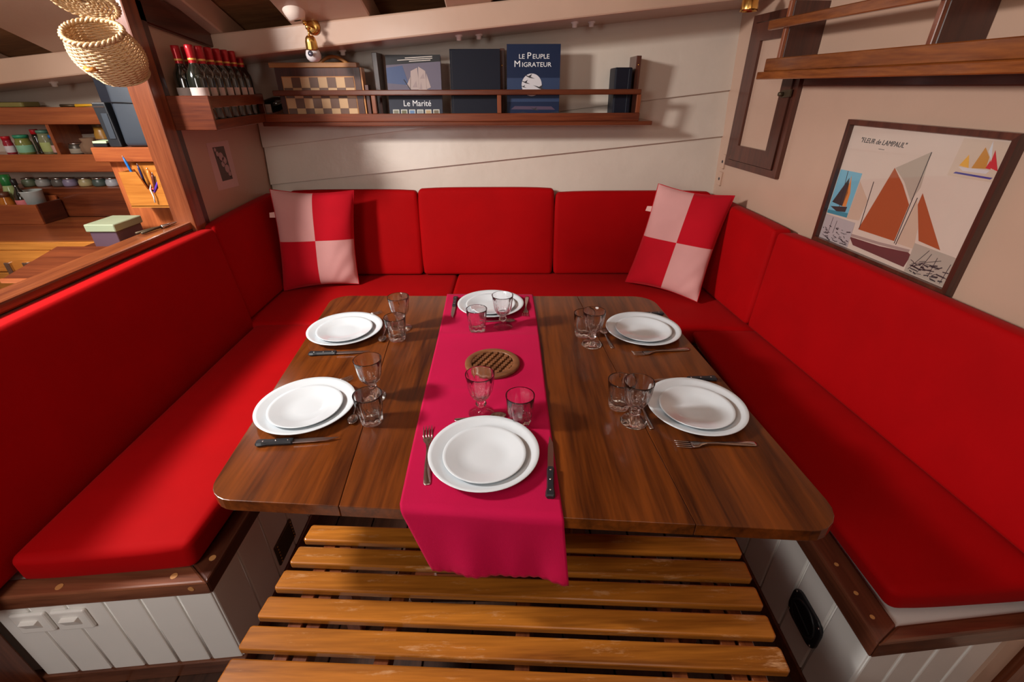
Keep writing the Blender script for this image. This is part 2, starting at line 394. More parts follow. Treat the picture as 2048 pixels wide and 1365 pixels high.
# hull with lapped planks
wb = structure(link('wall_back', hexa(None, [(-3.3, 2.90, FZ), (1.35, 2.90, FZ), (1.35, 2.98, FZ), (-3.3, 2.98, FZ),
      (-3.3, 3.03, 2.6), (1.35, 3.03, 2.6), (1.35, 3.10, 2.6), (-3.3, 3.10, 2.6)]), M['hull']))
def hull_plank(zl0, zl1, zr0, zr1, x0=-1.43, x1=1.215):
    # lower edge stands proud of the plank beneath
    b = NB(); n = 8; fr = []; bk = []
    for i in range(n + 1):
        t = i / n; X = x0 + (x1 - x0) * t; a = zl0 + (zr0 - zl0) * t; c_ = zl1 + (zr1 - zl1) * t + 0.01
        fr.append((b.verts.new((X, hy(a) - 0.012, a)), b.verts.new((X, hy(c_) + 0.004, c_))))
        bk.append((b.verts.new((X, hy(a) + 0.03, a)), b.verts.new((X, hy(c_) + 0.03, c_))))
    for i in range(n):
        b.faces.new((fr[i][0], fr[i + 1][0], fr[i + 1][1], fr[i][1])); b.faces.new((bk[i][0], bk[i][1], bk[i + 1][1], bk[i + 1][0]))
        b.faces.new((fr[i][0], bk[i][0], bk[i + 1][0], fr[i + 1][0])); b.faces.new((fr[i][1], fr[i + 1][1], bk[i + 1][1], bk[i][1]))
    b.faces.new((fr[0][0], fr[0][1], bk[0][1], bk[0][0])); b.faces.new((fr[n][0], bk[n][0], bk[n][1], fr[n][1]))
    bmesh.ops.recalc_face_normals(b, faces=b.faces)
    return link('plank', b, M['hull'], wb)
sl = [(0.997, 1.252), (1.20, 1.484), (1.90, 2.2)]
hull_plank(0.40, 0.997, 0.55, 1.252)
for (a, c_), (a2, c2) in zip(sl, sl[1:]): hull_plank(a, a2, c_, c2)
for a, a2 in ((0.6, 0.85), (0.85, 1.1), (1.1, 1.33), (1.33, 1.60), (1.60, 1.9)): hull_plank(a, a2, a + 0.12, a2 + 0.12, -3.25, -1.48)
# right bulkhead
wr = structure(link('wall_right', hexa(None, [(wx(-1.3), -1.3, FZ), (wx(-1.3) + .06, -1.3, FZ), (wx(3.1) + .06, 3.1, FZ), (wx(3.1), 3.1, FZ),
      (wx(-1.3), -1.3, 2.7), (wx(-1.3) + .06, -1.3, 2.7), (wx(3.1) + .06, 3.1, 2.7), (wx(3.1), 3.1, 2.7)]), M['white']))
# left bulkhead: full height panel outboard of the post, low partition inboard
wl = structure(link('wall_left', box(None, -1.475, -1.437, 2.12, 3.05, FZ, 2.0), M['white']))
link('low_panel', box(None, -1.475, -1.445, 0.60, 2.12, FZ, 0.955), M['mahogY'], wl)
t1 = structure(link('trim_1', prism(None, [(-1.525, 0.4), (-1.425, 0.4), (-1.425, 2.10), (-1.525, 2.10)], 0.948, 0.982, 0.008, 2), M['mahogY']))
t2 = structure(link('trim_2', hexa(None, [(-1.50, 2.07, FZ), (-1.408, 2.07, FZ), (-1.408, 2.15, FZ), (-1.50, 2.15, FZ),
      (-1.50, 2.07, 2.35), (-1.408, 2.07, 2.35), (-1.408, 2.15, 2.35), (-1.50, 2.15, 2.35)], 0.006, 2), M['mahogZ']))
link('edge_moulding', box(None, -1.437, -1.415, 2.15, 2.19, 0.95, 1.8, 0.003), M['darkwoodZ'], t2)
link('sill_moulding', box(None, -1.44, -1.426, 0.4, 2.10, 0.925, 0.948, 0.003), M['darkwoodY'], t1)
t3 = structure(link('trim_3', hexa(None, [(-1.475, 2.12, 1.735), (-1.415, 2.12, 1.735), (-1.415, 2.84, 1.645), (-1.475, 2.84, 1.645),
      (-1.475, 2.12, 1.85), (-1.415, 2.12, 1.85), (-1.415, 2.84, 1.735), (-1.475, 2.84, 1.735)], 0.004, 1), M['darkwoodY']))
# near wall behind the viewer (closes the cabin)
structure(link('wall_front', box(None, -3.3, 1.75, -1.36, -1.3, FZ, 2.9), M['white']))
structure(link('wall_far_left', box(None, -3.36, -3.3, -1.3, 3.1, FZ, 2.9), M['white']))
# shelf clamp: the long white beam under the deck
def clz(x_): return 1.631 + 0.0918 * (x_ + 1.329)
cb = hexa(None, [(-3.3, 2.62, clz(-3.3)), (1.30, 2.62, clz(1.3)), (1.30, 2.96, clz(1.3) - .01), (-3.3, 2.96, clz(-3.3) - .01),
      (-3.3, 2.62, clz(-3.3) + .105), (1.30, 2.62, clz(1.3) + .10), (1.30, 3.05, clz(1.3) + .10), (-3.3, 3.05, clz(-3.3) + .105)], 0.008, 2)
t4 = structure(link('trim_4', cb, M['white']))
for bx_, by_ in ((-.985, 2.74), (-.86, 2.80), (-.255, 2.72), (-.16, 2.78), (.31, 2.72), (.40, 2.78), (-2.35, 2.74)):
    b = lathe(None, [(0, 0), (.018, 0), (.019, -.004), (.018, -.012), (.012, -.014), (.012, -.028), (0, -.029)], 10, (bx_, by_, clz(bx_) + .002))
    link('bolt', b, M['panelwhite'], t4, True)
# deck and its beams, rising inboard
DK = 0.36
def dz(y): return DK * (2.62 - y)
def deckz(x_, y): return clz(x_) + 0.105 + dz(y)
ce = structure(link('ceiling', hexa(None, [(-3.3, -1.35, deckz(-3.3, -1.35) + .12), (1.75, -1.35, deckz(1.75, -1.35) + .12), (1.75, 3.1, deckz(1.75, 3.1) + .12), (-3.3, 3.1, deckz(-3.3, 3.1) + .12),
      (-3.3, -1.35, deckz(-3.3, -1.35) + .17), (1.75, -1.35, deckz(1.75, -1.35) + .17), (1.75, 3.1, deckz(1.75, 3.1) + .17), (-3.3, 3.1, deckz(-3.3, 3.1) + .17)]), M['deck']))
def deck_beam(x0, x1):
    c = []
    for z_ in (0.0, 0.118):
        for X, Y_ in ((x0, -1.3), (x1, -1.3), (x1, 3.05), (x0, 3.05)): c.append((X, Y_, deckz(X, Y_) + z_))
    return link('deck_beam', hexa(None, c, 0.006, 1), M['white'], ce)
for x0, x1 in ((-3.05, -2.62), (-2.2, -1.75), (-1.62, -1.36), (-1.03, -.655), (-.30, -.085), (.075, .42), (.72, .98), (1.2, 1.5)): deck_beam(x0, x1)
for y_ in (2.9,):
    for x0, x1 in ((-1.36, -1.03), (-.655, -.30)): link('blocking', box(None, x0, x1, y_ - .03, y_, clz(x0) + .08, clz(x0) + .25), M['deck'], ce)

# ================================================================ BENCH BASES
def groove_boards(parent, axis, a0, a1, w_, fixed, z0, z1, sgn):
    """tongue and groove boards with a bead between, a..: range along axis; fixed: face position; sgn: outward"""
    n = max(1, round((a1 - a0) / w_)); w_ = (a1 - a0) / n; out = []
    for i in range(n):
        u0 = a0 + i * w_ + 0.004; u1 = a0 + (i + 1) * w_ - 0.004
        f0, f1 = sorted((fixed, fixed - sgn * 0.016))
        if axis == 'X': b = box(None, u0, u1, f0, f1, z0, z1, 0.004, 2)
        else: b = box(None, f0, f1, u0, u1, z0, z1, 0.004, 2)
        out.append(link('board', b, M['panelwhite'], parent))
        if i < n - 1:
            c_ = a0 + (i + 1) * w_; ff = fixed - sgn * 0.006
            b = cyl(None, (c_, ff, z0) if axis == 'X' else (ff, c_, z0), (c_, ff, z1) if axis == 'X' else (ff, c_, z1), 0.0036, 6)
            out.append(link('bead', b, M['panelwhite'], parent, True))
    return out
def skew(parts, ref, k):
    """near faces are not square to the side faces: slide points in y with x"""
    for o in parts:
        org = ORG[o.name]
        for v in o.data.vertices: v.co.y += k * (v.co.x + org.x - ref)
SKL, SKR = 0.088, 0.10
LX, LY, RX, RY = -0.81, 0.775, 0.842, 0.606
# left
lb = thing('bench_base', 'white panelled bench base with brown wooden rim carrying the left seat cushion', 'bench', (-1.12, 1.4, FZ))
link('carcass', prism(None, [(-1.43, LY - .036), (LX - .017, LY + .017), (LX - .017, 2.06), (-1.43, 2.06)], FZ, .33), M['panelwhite'], lb)
skew(groove_boards(lb, 'X', -1.365, LX, 0.10, LY, 0.0, .318, -1), LX, SKL)
groove_boards(lb, 'Y', LY, 2.06, 0.125, LX, 0.0, .318, 1)
link('skirting', prism(None, [(-1.43, LY - .060), (LX + .006, LY - .006), (LX + .006, 2.06), (LX - .02, 2.06), (LX - .02, LY + .02), (-1.43, LY - .034)], FZ, 0.0, 0.002), M['trimX'], lb)
link('rim_board', prism(None, [(-1.43, LY - .060), (LX + .006, LY - .006), (LX - .062, LY + .045), (-1.43, LY - .005)], .314, .366, 0.006, 2), M['trimX'], lb)
link('rim_board', prism(None, [(LX + .006, LY - .006), (LX + .006, 2.06), (LX - .062, 2.06), (LX - .062, LY + .045)], .314, .366, 0.006, 2), M['trim'], lb)
link('seat_board', prism(None, [(-1.42, LY - .005), (LX - .062, LY + .045), (LX - .062, 2.06), (-1.42, 2.06)], .33, .358), M['panelwhite'], lb)
for px_, py_ in ((-1.18, .757), (-.90, .786), (-.828, .84)):
    link('wood_plug', lathe(None, [(0, 0), (.009, 0), (.009, .0015), (0, .0015)], 12, (px_, py_, .3655)), M['plug'], lb)
link('wood_plug', lathe(None, [(0, 0), (.008, 0), (.008, .0015), (0, .0015)], 12, (-.85, .7655, .343), Mx=Matrix.Rotation(R(90), 4, 'X')), M['plug'], lb)
# right
rb = thing('bench_base', 'white panelled bench base with dark wooden rim under the right seat cushion', 'bench', (1.1, 1.3, FZ))
link('carcass', prism(None, [(RX + .017, RY + .018), (1.30, RY + .064), (1.27, 2.0), (RX + .017, 2.0)], FZ, .34), M['panelwhite'], rb)
skew(groove_boards(rb, 'X', RX, 1.20, 0.085, RY, 0.0, .326, -1), RX, SKR)
groove_boards(rb, 'Y', RY, 2.0, 0.125, RX, 0.0, .326, -1)
link('skirting', prism(None, [(1.25, RY + .035), (RX - .006, RY - .006), (RX - .006, 2.0), (RX + .02, 2.0), (RX + .02, RY + .02), (1.25, RY + .061)], FZ, 0.0, 0.002), M['trimX'], rb)
link('rim_board', prism(None, [(RX - .008, RY - .008), (1.38, RY + .046), (1.38, RY + .082), (RX + .066, RY + .035)], .324, .384, 0.006, 2), M['trimX'], rb)
link('rim_board', prism(None, [(RX - .008, RY - .008), (RX + .066, RY + .035), (RX + .066, 2.0), (RX - .008, 2.0)], .324, .384, 0.006, 2), M['trim'], rb)
link('seat_board', prism(None, [(RX + .066, RY + .035), (1.36, RY + .078), (1.27, 2.0), (RX + .066, 2.0)], .34, .372), M['panelwhite'], rb)
for px_, py_ in ((RX + .02, .66), (RX + .02, .80), (RX + .02, 1.0), (RX + .02, .72)):
    link('wood_plug', lathe(None, [(0, 0), (.0055, 0), (.0055, .0015), (0, .0015)], 12, (px_, py_, .3835)), M['plug'], rb)
# back
bb = thing('bench_base', 'low white bench base under the back seat cushions behind the table', 'bench', (-.1, 2.4, FZ))
link('carcass', prism(None, [(-1.43, 2.12), (-.82, 2.12), (-.82, 2.14), (.84, 2.14), (.84, 2.07), (1.25, 2.07), (1.2, 2.86), (-1.43, 2.86)], FZ, .355), M['panelwhite'], bb)
link('rim_board', box(None, -.80, .83, 2.10, 2.14, .314, .362, .004), M['trimX'], bb)
# frame posts beyond the bench ends
structure(tag(link('trim_5', box(None, -1.66, -1.368, .56, .72, FZ, .93, .006), M['mahogZ']), 'brown wooden post beside the left bench end', 'post'))
for k in ('label', 'category'): del bpy.data.objects['trim_5'][k]
structure(link('trim_6', box(None, 1.20, 1.26, RY + .034, .70, FZ, .324, .006), M['white']))
structure(link('trim_7', box(None, 1.262, 1.42, RY + .02, .70, FZ, .324, .006), M['mahogZ']))

# ================================================================ CUSHIONS
ST = .465; SB = .368
cushion('seat_cushion', [(-1.285, .768, SB), (-.850, .806, SB), (-.835, 2.085, SB), (-1.285, 2.085, SB), (-1.275, .760, ST), (-.840, .808, ST), (-.835, 2.085, ST), (-1.285, 2.085, ST)],
        'long red velvet seat cushion on the left bench, lit brightly by daylight', 0.022, 0.008)
cushion('seat_cushion', [(.905, .672, .386), (1.36, .70, .386), (1.25, 2.0, .386), (.905, 2.0, .386), (.885, .668, ST), (1.36, .70, ST), (1.24, 2.0, ST), (.865, 2.0, ST)],
        'long red velvet seat cushion on the right bench below the framed poster', 0.022, 0.008)
cushion('seat_cushion', [(-1.42, 2.095, SB), (-.345, 2.095, SB), (-.345, 2.83, SB), (-1.42, 2.83, SB), (-1.42, 2.095, ST), (-.345, 2.095, ST), (-.345, 2.83, ST), (-1.42, 2.83, ST)],
        'red velvet seat cushion in the back left corner, under the left chequered pillow', 0.022, 0.006)
cushion('seat_cushion', [(-.335, 2.095, SB), (1.245, 2.01, SB), (1.17, 2.83, SB), (-.335, 2.83, SB), (-.335, 2.095, ST + .008), (1.235, 2.01, ST), (1.16, 2.83, ST + .002), (-.335, 2.83, ST + .006)],
        'red velvet seat cushion along the back bench behind the table and in the right corner', 0.022, 0.006)
def backc(x0, x1, z1, lab, lean=.055, yb=2.745):
    cushion('back_cushion', [(x0, yb, ST + .008), (x1, yb, ST + .008), (x1, 2.82, ST + .008), (x0, 2.82, ST + .008), (x0, yb + lean, z1), (x1, yb + lean, z1), (x1, 2.856, z1), (x0, 2.856, z1)], lab, 0.02, 0.008)
backc(-1.305, -.556, .968, 'red back cushion against the hull wall, partly behind the left chequered pillow')
backc(-.545, .248, .978, 'wide red back cushion in the middle of the back bench, facing the table')
backc(.262, 1.17, .955, 'darker red back cushion beside the right chequered pillow on the back bench')
cushion('back_cushion', [(-1.40, .60, .38), (-1.30, .62, .38), (-1.30, 2.115, .40), (-1.41, 2.115, .40), (-1.435, .60, .94), (-1.358, .62, .94), (-1.358, 2.115, .94), (-1.435, 2.115, .94)],
        'long red back cushion below the wooden rail on the left side', 0.018, 0.008)
cushion('back_cushion', [(-1.42, 2.125, ST + .006), (-1.32, 2.125, ST + .006), (-1.32, 2.80, ST + .006), (-1.42, 2.80, ST + .006), (-1.43, 2.125, .945), (-1.365, 2.125, .945), (-1.365, 2.80, .965), (-1.43, 2.80, .965)],
        'short dark red back cushion in the left corner below the small flower picture', 0.018, 0.006)
cushion('back_cushion', [(1.14, 2.04, ST + .008), (1.26, 2.04, ST + .008), (1.19, 2.73, ST + .008), (1.08, 2.73, ST + .008), (1.165, 2.045, .94), (1.25, 2.045, .94), (1.19, 2.74, .95), (1.12, 2.74, .95)],
        'short red back cushion in the right corner beside the chequered pillow', 0.018, 0.006)
cushion('back_cushion', [(1.285, .60, ST + .008), (1.385, .60, ST + .008), (1.25, 2.03, ST + .008), (1.145, 2.03, ST + .008), (1.335, .60, .935), (1.405, .60, .935), (1.257, 2.035, .935), (1.175, 2.035, .935)],
        'long dark red back cushion under the framed poster on the right wall', 0.018, 0.008)

# scatter pillows with four patches
def pillow(label, TL, TR, BR, BL, th, bulge_dir, crease=0.006, seed=1):
    TL, TR, BR, BL = [Vector(p) for p in (TL, TR, BR, BL)]
    base = (BL + BR) / 2
    t = thing('scatter_pillow', label, 'pillow', base)
    nrm = (TR - TL).cross(BL - TL).normalized()
    if nrm.dot(bulge_dir) < 0: nrm = -nrm
    rnd = random.Random(seed)
    def surf(u, v, s):
        a, c_ = 2 * u - 1, 2 * v - 1
        pin = 0.035 * (1 - a * a) * 0; p = (TL * (1 - u) + TR * u) * (1 - v) + (BL * (1 - u) + BR * u) * v
        cx_ = (TL + TR + BL + BR) / 4
        k = 1 - 0.07 * ((1 - a * a) * abs(c_) ** 4 + (1 - c_ * c_) * abs(a) ** 4)
        p = cx_ + (p - cx_) * k
        h = th * (max(0, (1 - abs(a) ** 3.2)) * max(0, (1 - abs(c_) ** 3.2))) ** 0.55
        wr_ = crease * math.sin(26 * v + 9 * u * u + 3 * math.sin(9 * u)) * max(0, a) ** 3 * max(0, 1 - abs(a) ** 10) * max(0, c_ + 0.2) * 1.6
        wr_ += 0.25 * crease * math.sin(13 * v + 4 * math.sin(5 * u + seed))
        edge = max(0, 1 - max(abs(a), abs(c_)) ** 14)
        return p + nrm * ((h if s > 0 else -h * 0.7) + wr_ * edge * (1 if s > 0 else 0.2))
    n = 26
    for (u0, v0), mat in (((0, 0), M['pink']), ((.5, 0), M['redcloth']), ((0, .5), M['redcloth']), ((.5, .5), M['pink'])):
        link('patch', grid(None, n, n, lambda u, v: surf(u0 + u / 2, v0 + v / 2, 1)), mat, t, True)
    link('back_panel', grid(None, 20, 20, lambda u, v: surf(u, v, -1)), M['redcloth'], t, True)
    # seam piping and the small care tag
    pts = [surf(i / 20, 0, 1) for i in range(20)] + [surf(1, i / 20, 1) for i in range(20)] + [surf(1 - i / 20, 1, 1) for i in range(20)] + [surf(0, 1 - i / 20, 1) for i in range(20)]
    link('seam', tube(None, pts, 0.0025, 5, True), M['redcloth'], t, True)
    p = surf(0.0, 0.20, 1); d = (TL - TR).normalized(); dn = (BL - TL).normalized()
    q = [p, p + d * 0.028 + dn * .004, p + d * 0.030 + dn * 0.030, p + dn * 0.030]
    link('care_tag', hexa(None, [v + nrm * k for k in (-.0008, .0008) for v in q]), M['white_tag'], t)
    return t
pillow('pink and red chequered pillow in the left back corner', (-1.305, 2.60, 1.022), (-.875, 2.67, 1.002), (-.905, 2.585, .480), (-1.315, 2.50, .474), .055, Vector((0, -1, .2)), .006, 1)
pillow('pink and red chequered pillow tilted in the right back corner', (.800, 2.63, 1.038), (1.155, 2.47, 1.005), (.995, 2.29, .485), (.672, 2.58, .49), .055, Vector((-.4, -1, .2)), .005, 4)

# ================================================================ TABLE
TZ = .70
tb = thing('dining_table', 'dark walnut dining table with rounded corners, laid for six', 'table', (-.05, 1.3, FZ))
NLc, NRc, FRc, FLc = (-.69, .742), (.702, .645), (.603, 1.872), (-.785, 1.892)
def lerp(a, c_, t): return (a[0] + (c_[0] - a[0]) * t, a[1] + (c_[1] - a[1]) * t)
cuts = [0, .222, .52, .771, 1]
g = .0005
for i in range(4):
    a, c_ = cuts[i], cuts[i + 1]
    q = [lerp(NLc, NRc, a + (g if i else 0)), lerp(NLc, NRc, c_ - (g if i < 3 else 0)), lerp(FLc, FRc, c_ - (g if i < 3 else 0)), lerp(FLc, FRc, a + (g if i else 0))]
    rr = [.0015] * 4
    if i == 0: rr = [.07, .0015, .0015, .07]
    if i == 3: rr = [.0015, .075, .09, .0015]
    link('leaf', prism(None, rquad(q, rr), TZ - .032, TZ, .0018, 2), M['table'], tb)
link('pedestal', box(None, -.28, .20, 1.05, 1.62, FZ, TZ - .09, .01), M['mahogZ'], tb)
link('cross_bearer', box(None, -.52, .42, 1.0, 1.08, TZ - .10, TZ - .033, .005), M['darkwood'], tb)
link('cross_bearer', box(None, -.55, .40, 1.60, 1.68, TZ - .10, TZ - .033, .005), M['darkwood'], tb)
link('foot_board', box(None, -.36, .28, .98, 1.68, FZ, FZ + .05, .006), M['mahog'], tb)

# runner: on the table, over the near edge and hanging, with soft folds
def runner_pt(u, v):
    # v 0 far .. 1 hem, u 0 left .. 1 right
    L_far, R_far = Vector((-.284, 1.893, 0)), Vector((.092, 1.886, 0)); L_n, R_n = Vector((-.246, .722, 0)), Vector((.108, .690, 0))
    tv = v / 0.86
    if v <= .86:
        a = L_far.lerp(L_n, tv); c_ = R_far.lerp(R_n, tv); p = a.lerp(c_, u)
        p.z = TZ + .0032 + .0008 * math.sin(17 * tv + 3 * u) * (1 - abs(2 * u - 1) ** 2) + .0022 * math.exp(-((tv - .62) / .012) ** 2) + .0018 * math.exp(-((tv - .32) / .01) ** 2) + .001 * math.exp(-((tv - .15) / .01) ** 2)
        p.x += .002 * math.sin(6 * tv)
    else:
        s = (v - .86) / .14
        a = L_n.lerp(Vector((-.182, .70, 0)), s); c_ = R_n.lerp(Vector((.124, .675, 0)), s)
        p = a.lerp(c_, u)
        rad = .012
        drop = s * .165
        if drop < rad: p.y -= math.sin(drop / rad * PI / 2) * rad; p.z = TZ + .0032 - (1 - math.cos(drop / rad * PI / 2)) * rad
        else: p.y -= rad; p.z = TZ + .0032 - drop + .004 * math.sin(5 * u)
        f = min(1, max(0, (s - .1)) * 1.3)
        p.y += -f * (.012 + .007 * math.sin(2 * PI * (u * 1.3 - .15)) + .003 * math.sin(2 * PI * (u * 3.1 + .3 * s)))
        if s > .93: p.y += .0015 * math.sin(90 * u) * (s - .93) / .07
    return p
rn = link('table_runner', grid(None, 60, 150, runner_pt), M['runner'], None, True)
sm_ = rn.modifiers.new('thick', 'SOLIDIFY'); sm_.thickness = .0022; sm_.offset = -1
tag(rn, 'magenta cloth table runner laid across the table and hanging over its near edge', 'table runner')

# ================================================================ SLATTED BENCH
sb = thing('slatted_bench', 'worn varnished slatted wooden bench at the near side of the table', 'bench', (0, .65, FZ))
SZ = .40; th_ = -.043
def rot2(x_, y_, o=(0.0, .84)): c_, s_ = math.cos(th_), math.sin(th_); return (o[0] + (x_ - o[0]) * c_ - (y_ - o[1]) * s_, o[1] + (x_ - o[0]) * s_ + (y_ - o[1]) * c_)
rn_ = random.Random(3)
for i in range(9):
    yf = .845 - i * .0715
    xl = -.585 - i * .006; xr = .618 - i * .002
    w_ = .053
    pts = [rot2(xl, yf), rot2(xr, yf), rot2(xr, yf + w_), rot2(xl + .004, yf + w_)]
    pts = rquad(pts, .006, 2)
    link('slat', prism(None, pts, SZ - .022, SZ, .0045, 2), M['slat'], sb)
for xb in (-.53, -.485, .53, .488, -.30, .015, .36):
    wd = .034
    zz = SZ - .023
    pts = [rot2(xb, .235), rot2(xb + wd, .235), rot2(xb + wd, .89), rot2(xb, .89)]
    link('bearer', prism(None, pts, zz - .045, zz, .002), M['mahogY'], sb)
for xb, yb_ in ((-.53, .84), (.50, .80), (-.53, .27), (.50, .24)):
    x_, y_ = rot2(xb, yb_)
    link('leg', box(None, x_, x_ + .045, y_, y_ + .045, FZ, SZ - .069, .003), M['mahogZ'], sb)
link('stretcher', prism(None, [rot2(-.5, .57), rot2(.52, .57), rot2(.52, .63), rot2(-.5, .63)], .03, .07, .003), M['darkwood'], sb)

# ================================================================ TABLEWARE
g_ = 'white dinner plates on the table'
def plate_bm(rad, h, foot, well):
    t = .0035
    prof = [(0, .003), (foot * .92, .003), (foot * .95, 0), (foot, 0), (foot * 1.04, .003), (well, .006), (rad * .93, h - .006), (rad, h - .001), (rad + .0008, h), (rad, h + .0012),
            (rad * .93, h - .0022), (well * .98, .0105), (well * .9, .0078), (foot * .6, .0070), (0, .0070)]
    return lathe(None, prof, 72)
pd = link('plate', plate_bm(.135, .0215, .078, .088), M['china'], None, True)
ps = link('plate', plate_bm(.100, .0165, .058, .068), M['china'], None, True)
RT = .0042
spots = [  # dinner plate centre, side plate centre, lift, where
 ((-.0697, .869), (-.066, .849), RT, 'the near end of the magenta runner'),
 ((.5153, 1.057), (.508, 1.036), .0005, 'the table\'s right side, nearer the viewer'),
 ((.4838, 1.530), (.478, 1.497), .0005, 'the table\'s right side, farther from the viewer'),
 ((-.087, 1.752), (-.086, 1.735), RT, 'the far end of the magenta runner'),
 ((-.6188, 1.539), (-.611, 1.494), .0005, 'the table\'s left side, farther from the viewer'),
 ((-.5817, 1.068), (-.576, 1.049), .0005, 'the table\'s left side, nearer the viewer')]
for i, (a, c_, lf, wh) in enumerate(spots):
    o = pd if i == 0 else pd.copy()
    if i: C.objects.link(o)
    o.location = (a[0], a[1], TZ + lf); tag(o, 'large dinner plate at ' + wh, 'plate', 'white dinner plates on the table')
    o = ps if i == 0 else ps.copy()
    if i: C.objects.link(o)
    d = Vector(c_) - Vector(a); d = d * min(1, .012 / max(d.length, 1e-6))
    o.location = (a[0] + d.x, a[1] + d.y, TZ + lf + .0074 + .0007); tag(o, 'small plate stacked at ' + wh, 'plate', 'small white plates stacked on dinner plates')

def facets(n, z0, z1, amt):
    def f(a, k, r, z):
        if z < z0 or z > z1 or r < .006: return 1
        e = min(1, (z - z0) / .006, (z1 - z) / .012); return 1 - amt * e * (1 - abs(math.cos(n * a / 2)))
    return f
def goblet():
    out = [(0, 0), (.0345, 0), (.0365, .0015), (.0355, .003), (.020, .006), (.0085, .011), (.0060, .020), (.0062, .026), (.0140, .030), (.0158, .0345), (.0140, .039), (.0072, .0425), (.0085, .046),
           (.0160, .051), (.0255, .060), (.0320, .074), (.0355, .092), (.0375, .110), (.0393, .129), (.0396, .131)]
    inn = [(.0385, .1315), (.0375, .130), (.0350, .110), (.0330, .094), (.0295, .078), (.0230, .065), (.0140, .057), (.006, .054), (0, .0535)]
    return lathe(None, out + inn, 48, mod=facets(10, .045, .116, .17))
def tumbler():
    out = [(0, .002), (.024, .0015), (.0285, 0), (.0300, .003), (.0315, .020), (.0330, .034), (.0350, .040), (.0365, .060), (.0385, .086), (.0388, .0895)]
    inn = [(.0378, .090), (.0368, .088), (.0345, .060), (.0320, .040), (.0290, .024), (.0265, .0165), (.020, .014), (0, .0135)]
    return lathe(None, out + inn, 48, mod=facets(9, .002, .064, .20))
wg = thing('wine_glass', '', 'wine glass', (0, 0, 0)); link('bowl_and_stem', goblet(), M['glass'], wg, True, True)
tg = thing('tumbler', '', 'tumbler', (0, 0, 0)); link('glass_body', tumbler(), M['glass'], tg, True, True)
def fac_o(o, mesh_name): pass
# single-mesh things: turn the prototypes into plain meshes
def single(root):
    ch = root.children[0]; me = ch.data; bpy.data.objects.remove(ch); nm = root.name; bpy.data.objects.remove(root)
    o = bpy.data.objects.new(nm, me); C.objects.link(o); return o
wg = single(wg); tg = single(tg)
gl = [((-.086, 1.043), (.021, 1.004), 'on the runner beyond the nearest plate', RT),
      ((-.417, 1.573), (-.416, 1.489), 'beside the far left plate', .0006), ((-.409, 1.128), (-.385, 1.016), 'beside the near left plate', .0006),
      ((.282, 1.442), (.262, 1.515), 'beside the far right plate', .0006), ((.331, 1.009), (.305, 1.079), 'beside the near right plate', .0006),
      ((-.034, 1.575), (-.129, 1.546), 'on the runner in front of the farthest plate', RT)]
for i, (a, c_, wh, lf) in enumerate(gl):
    o = wg if i == 0 else wg.copy()
    if i: C.objects.link(o)
    o.location = (a[0], a[1], TZ + lf); o.rotation_euler.z = i * .7; tag(o, 'clear faceted stemmed wine glass ' + wh, 'wine glass', 'stemmed wine glasses on the table')
    o = tg if i == 0 else tg.copy()
    if i: C.objects.link(o)
    o.location = (c_[0], c_[1], TZ + lf); o.rotation_euler.z = i * .5; tag(o, 'clear faceted water tumbler ' + wh, 'tumbler', 'water tumblers on the table')

# cutlery prototypes lie along +Y: origin at handle end
def strip(bm, path):
    """path: (y, half width, z centre, half thickness)"""
    b = NB(); rings = []
    for y, hw, z, ht in path:
        rings.append([b.verts.new((sx_ * hw * k, y, z + sz_ * ht)) for sx_, k, sz_ in ((-1, 1, 0), (-1, .7, 1), (1, .7, 1), (1, 1, 0), (1, .7, -1), (-1, .7, -1))])
    for A, B_ in zip(rings, rings[1:]):
        for k in range(6): b.faces.new((A[k], A[(k + 1) % 6], B_[(k + 1) % 6], B_[k]))
    b.faces.new(rings[0][::-1]); b.faces.new(rings[-1])
    bmesh.ops.recalc_face_normals(b, faces=b.faces); return merge(bm, b)
fk = thing('fork', '', 'fork', (0, 0, 0))
link('handle', strip(None, [(0, .006, .002, .001), (.004, .0095, .002, .0012), (.02, .0095, .0022, .0013), (.07, .0070, .0045, .0014), (.10, .0040, .0060, .0016), (.125, .0035, .0062, .0016), (.140, .0060, .0045, .0012), (.150, .0115, .0032, .0010), (.160, .0125, .0026, .0009), (.166, .0122, .0024, .0009)]), M['steel'], fk, True, True)
for k in range(4):
    xx = -.0108 + k * .0072
    b = strip(None, [(.164, .0019, .0024, .0009), (.180, .0017, .0026, .0009), (.196, .0014, .0045, .0008), (.208, .0007, .0072, .0006)])
    bmesh.ops.translate(b, verts=b.verts, vec=(xx, 0, 0)); link('tine', b, M['steel'], fk, True, True)
kn = thing('steak_knife', '', 'knife', (0, 0, 0))
kh_ = link('handle', strip(None, [(0, .009, .006, .004), (.004, .011, .006, .0058), (.016, .0108, .006, .006), (.028, .0085, .006, .006), (.06, .0085, .006, .006), (.088, .0090, .006, .006), (.092, .0075, .006, .005)]), M['blackpl'], kn, False, True)
bl_ = prism(None, [(-.0075, .090), (.0070, .090), (.0068, .150), (.0050, .180), (-.0040, .206), (-.0072, .160)], .0052, .0064, 0)
link('blade', bl_, M['blade'], kn, False, True)
for yy in (.018, .050, .080): link('rivet', lathe(None, [(0, .0112), (.0026, .0112), (.0026, .0124), (0, .0127)], 10, (0, yy, 0)), M['steel'], kh_, True, True)
sp = thing('teaspoon', '', 'spoon', (0, 0, 0))
link('handle', strip(None, [(0, .004, .002, .001), (.003, .0065, .002, .0011), (.02, .0062, .0022, .0012), (.06, .0042, .0035, .0013), (.09, .0028, .0048, .0014), (.100, .0030, .0045, .0013)]), M['steel'], sp, True, True)
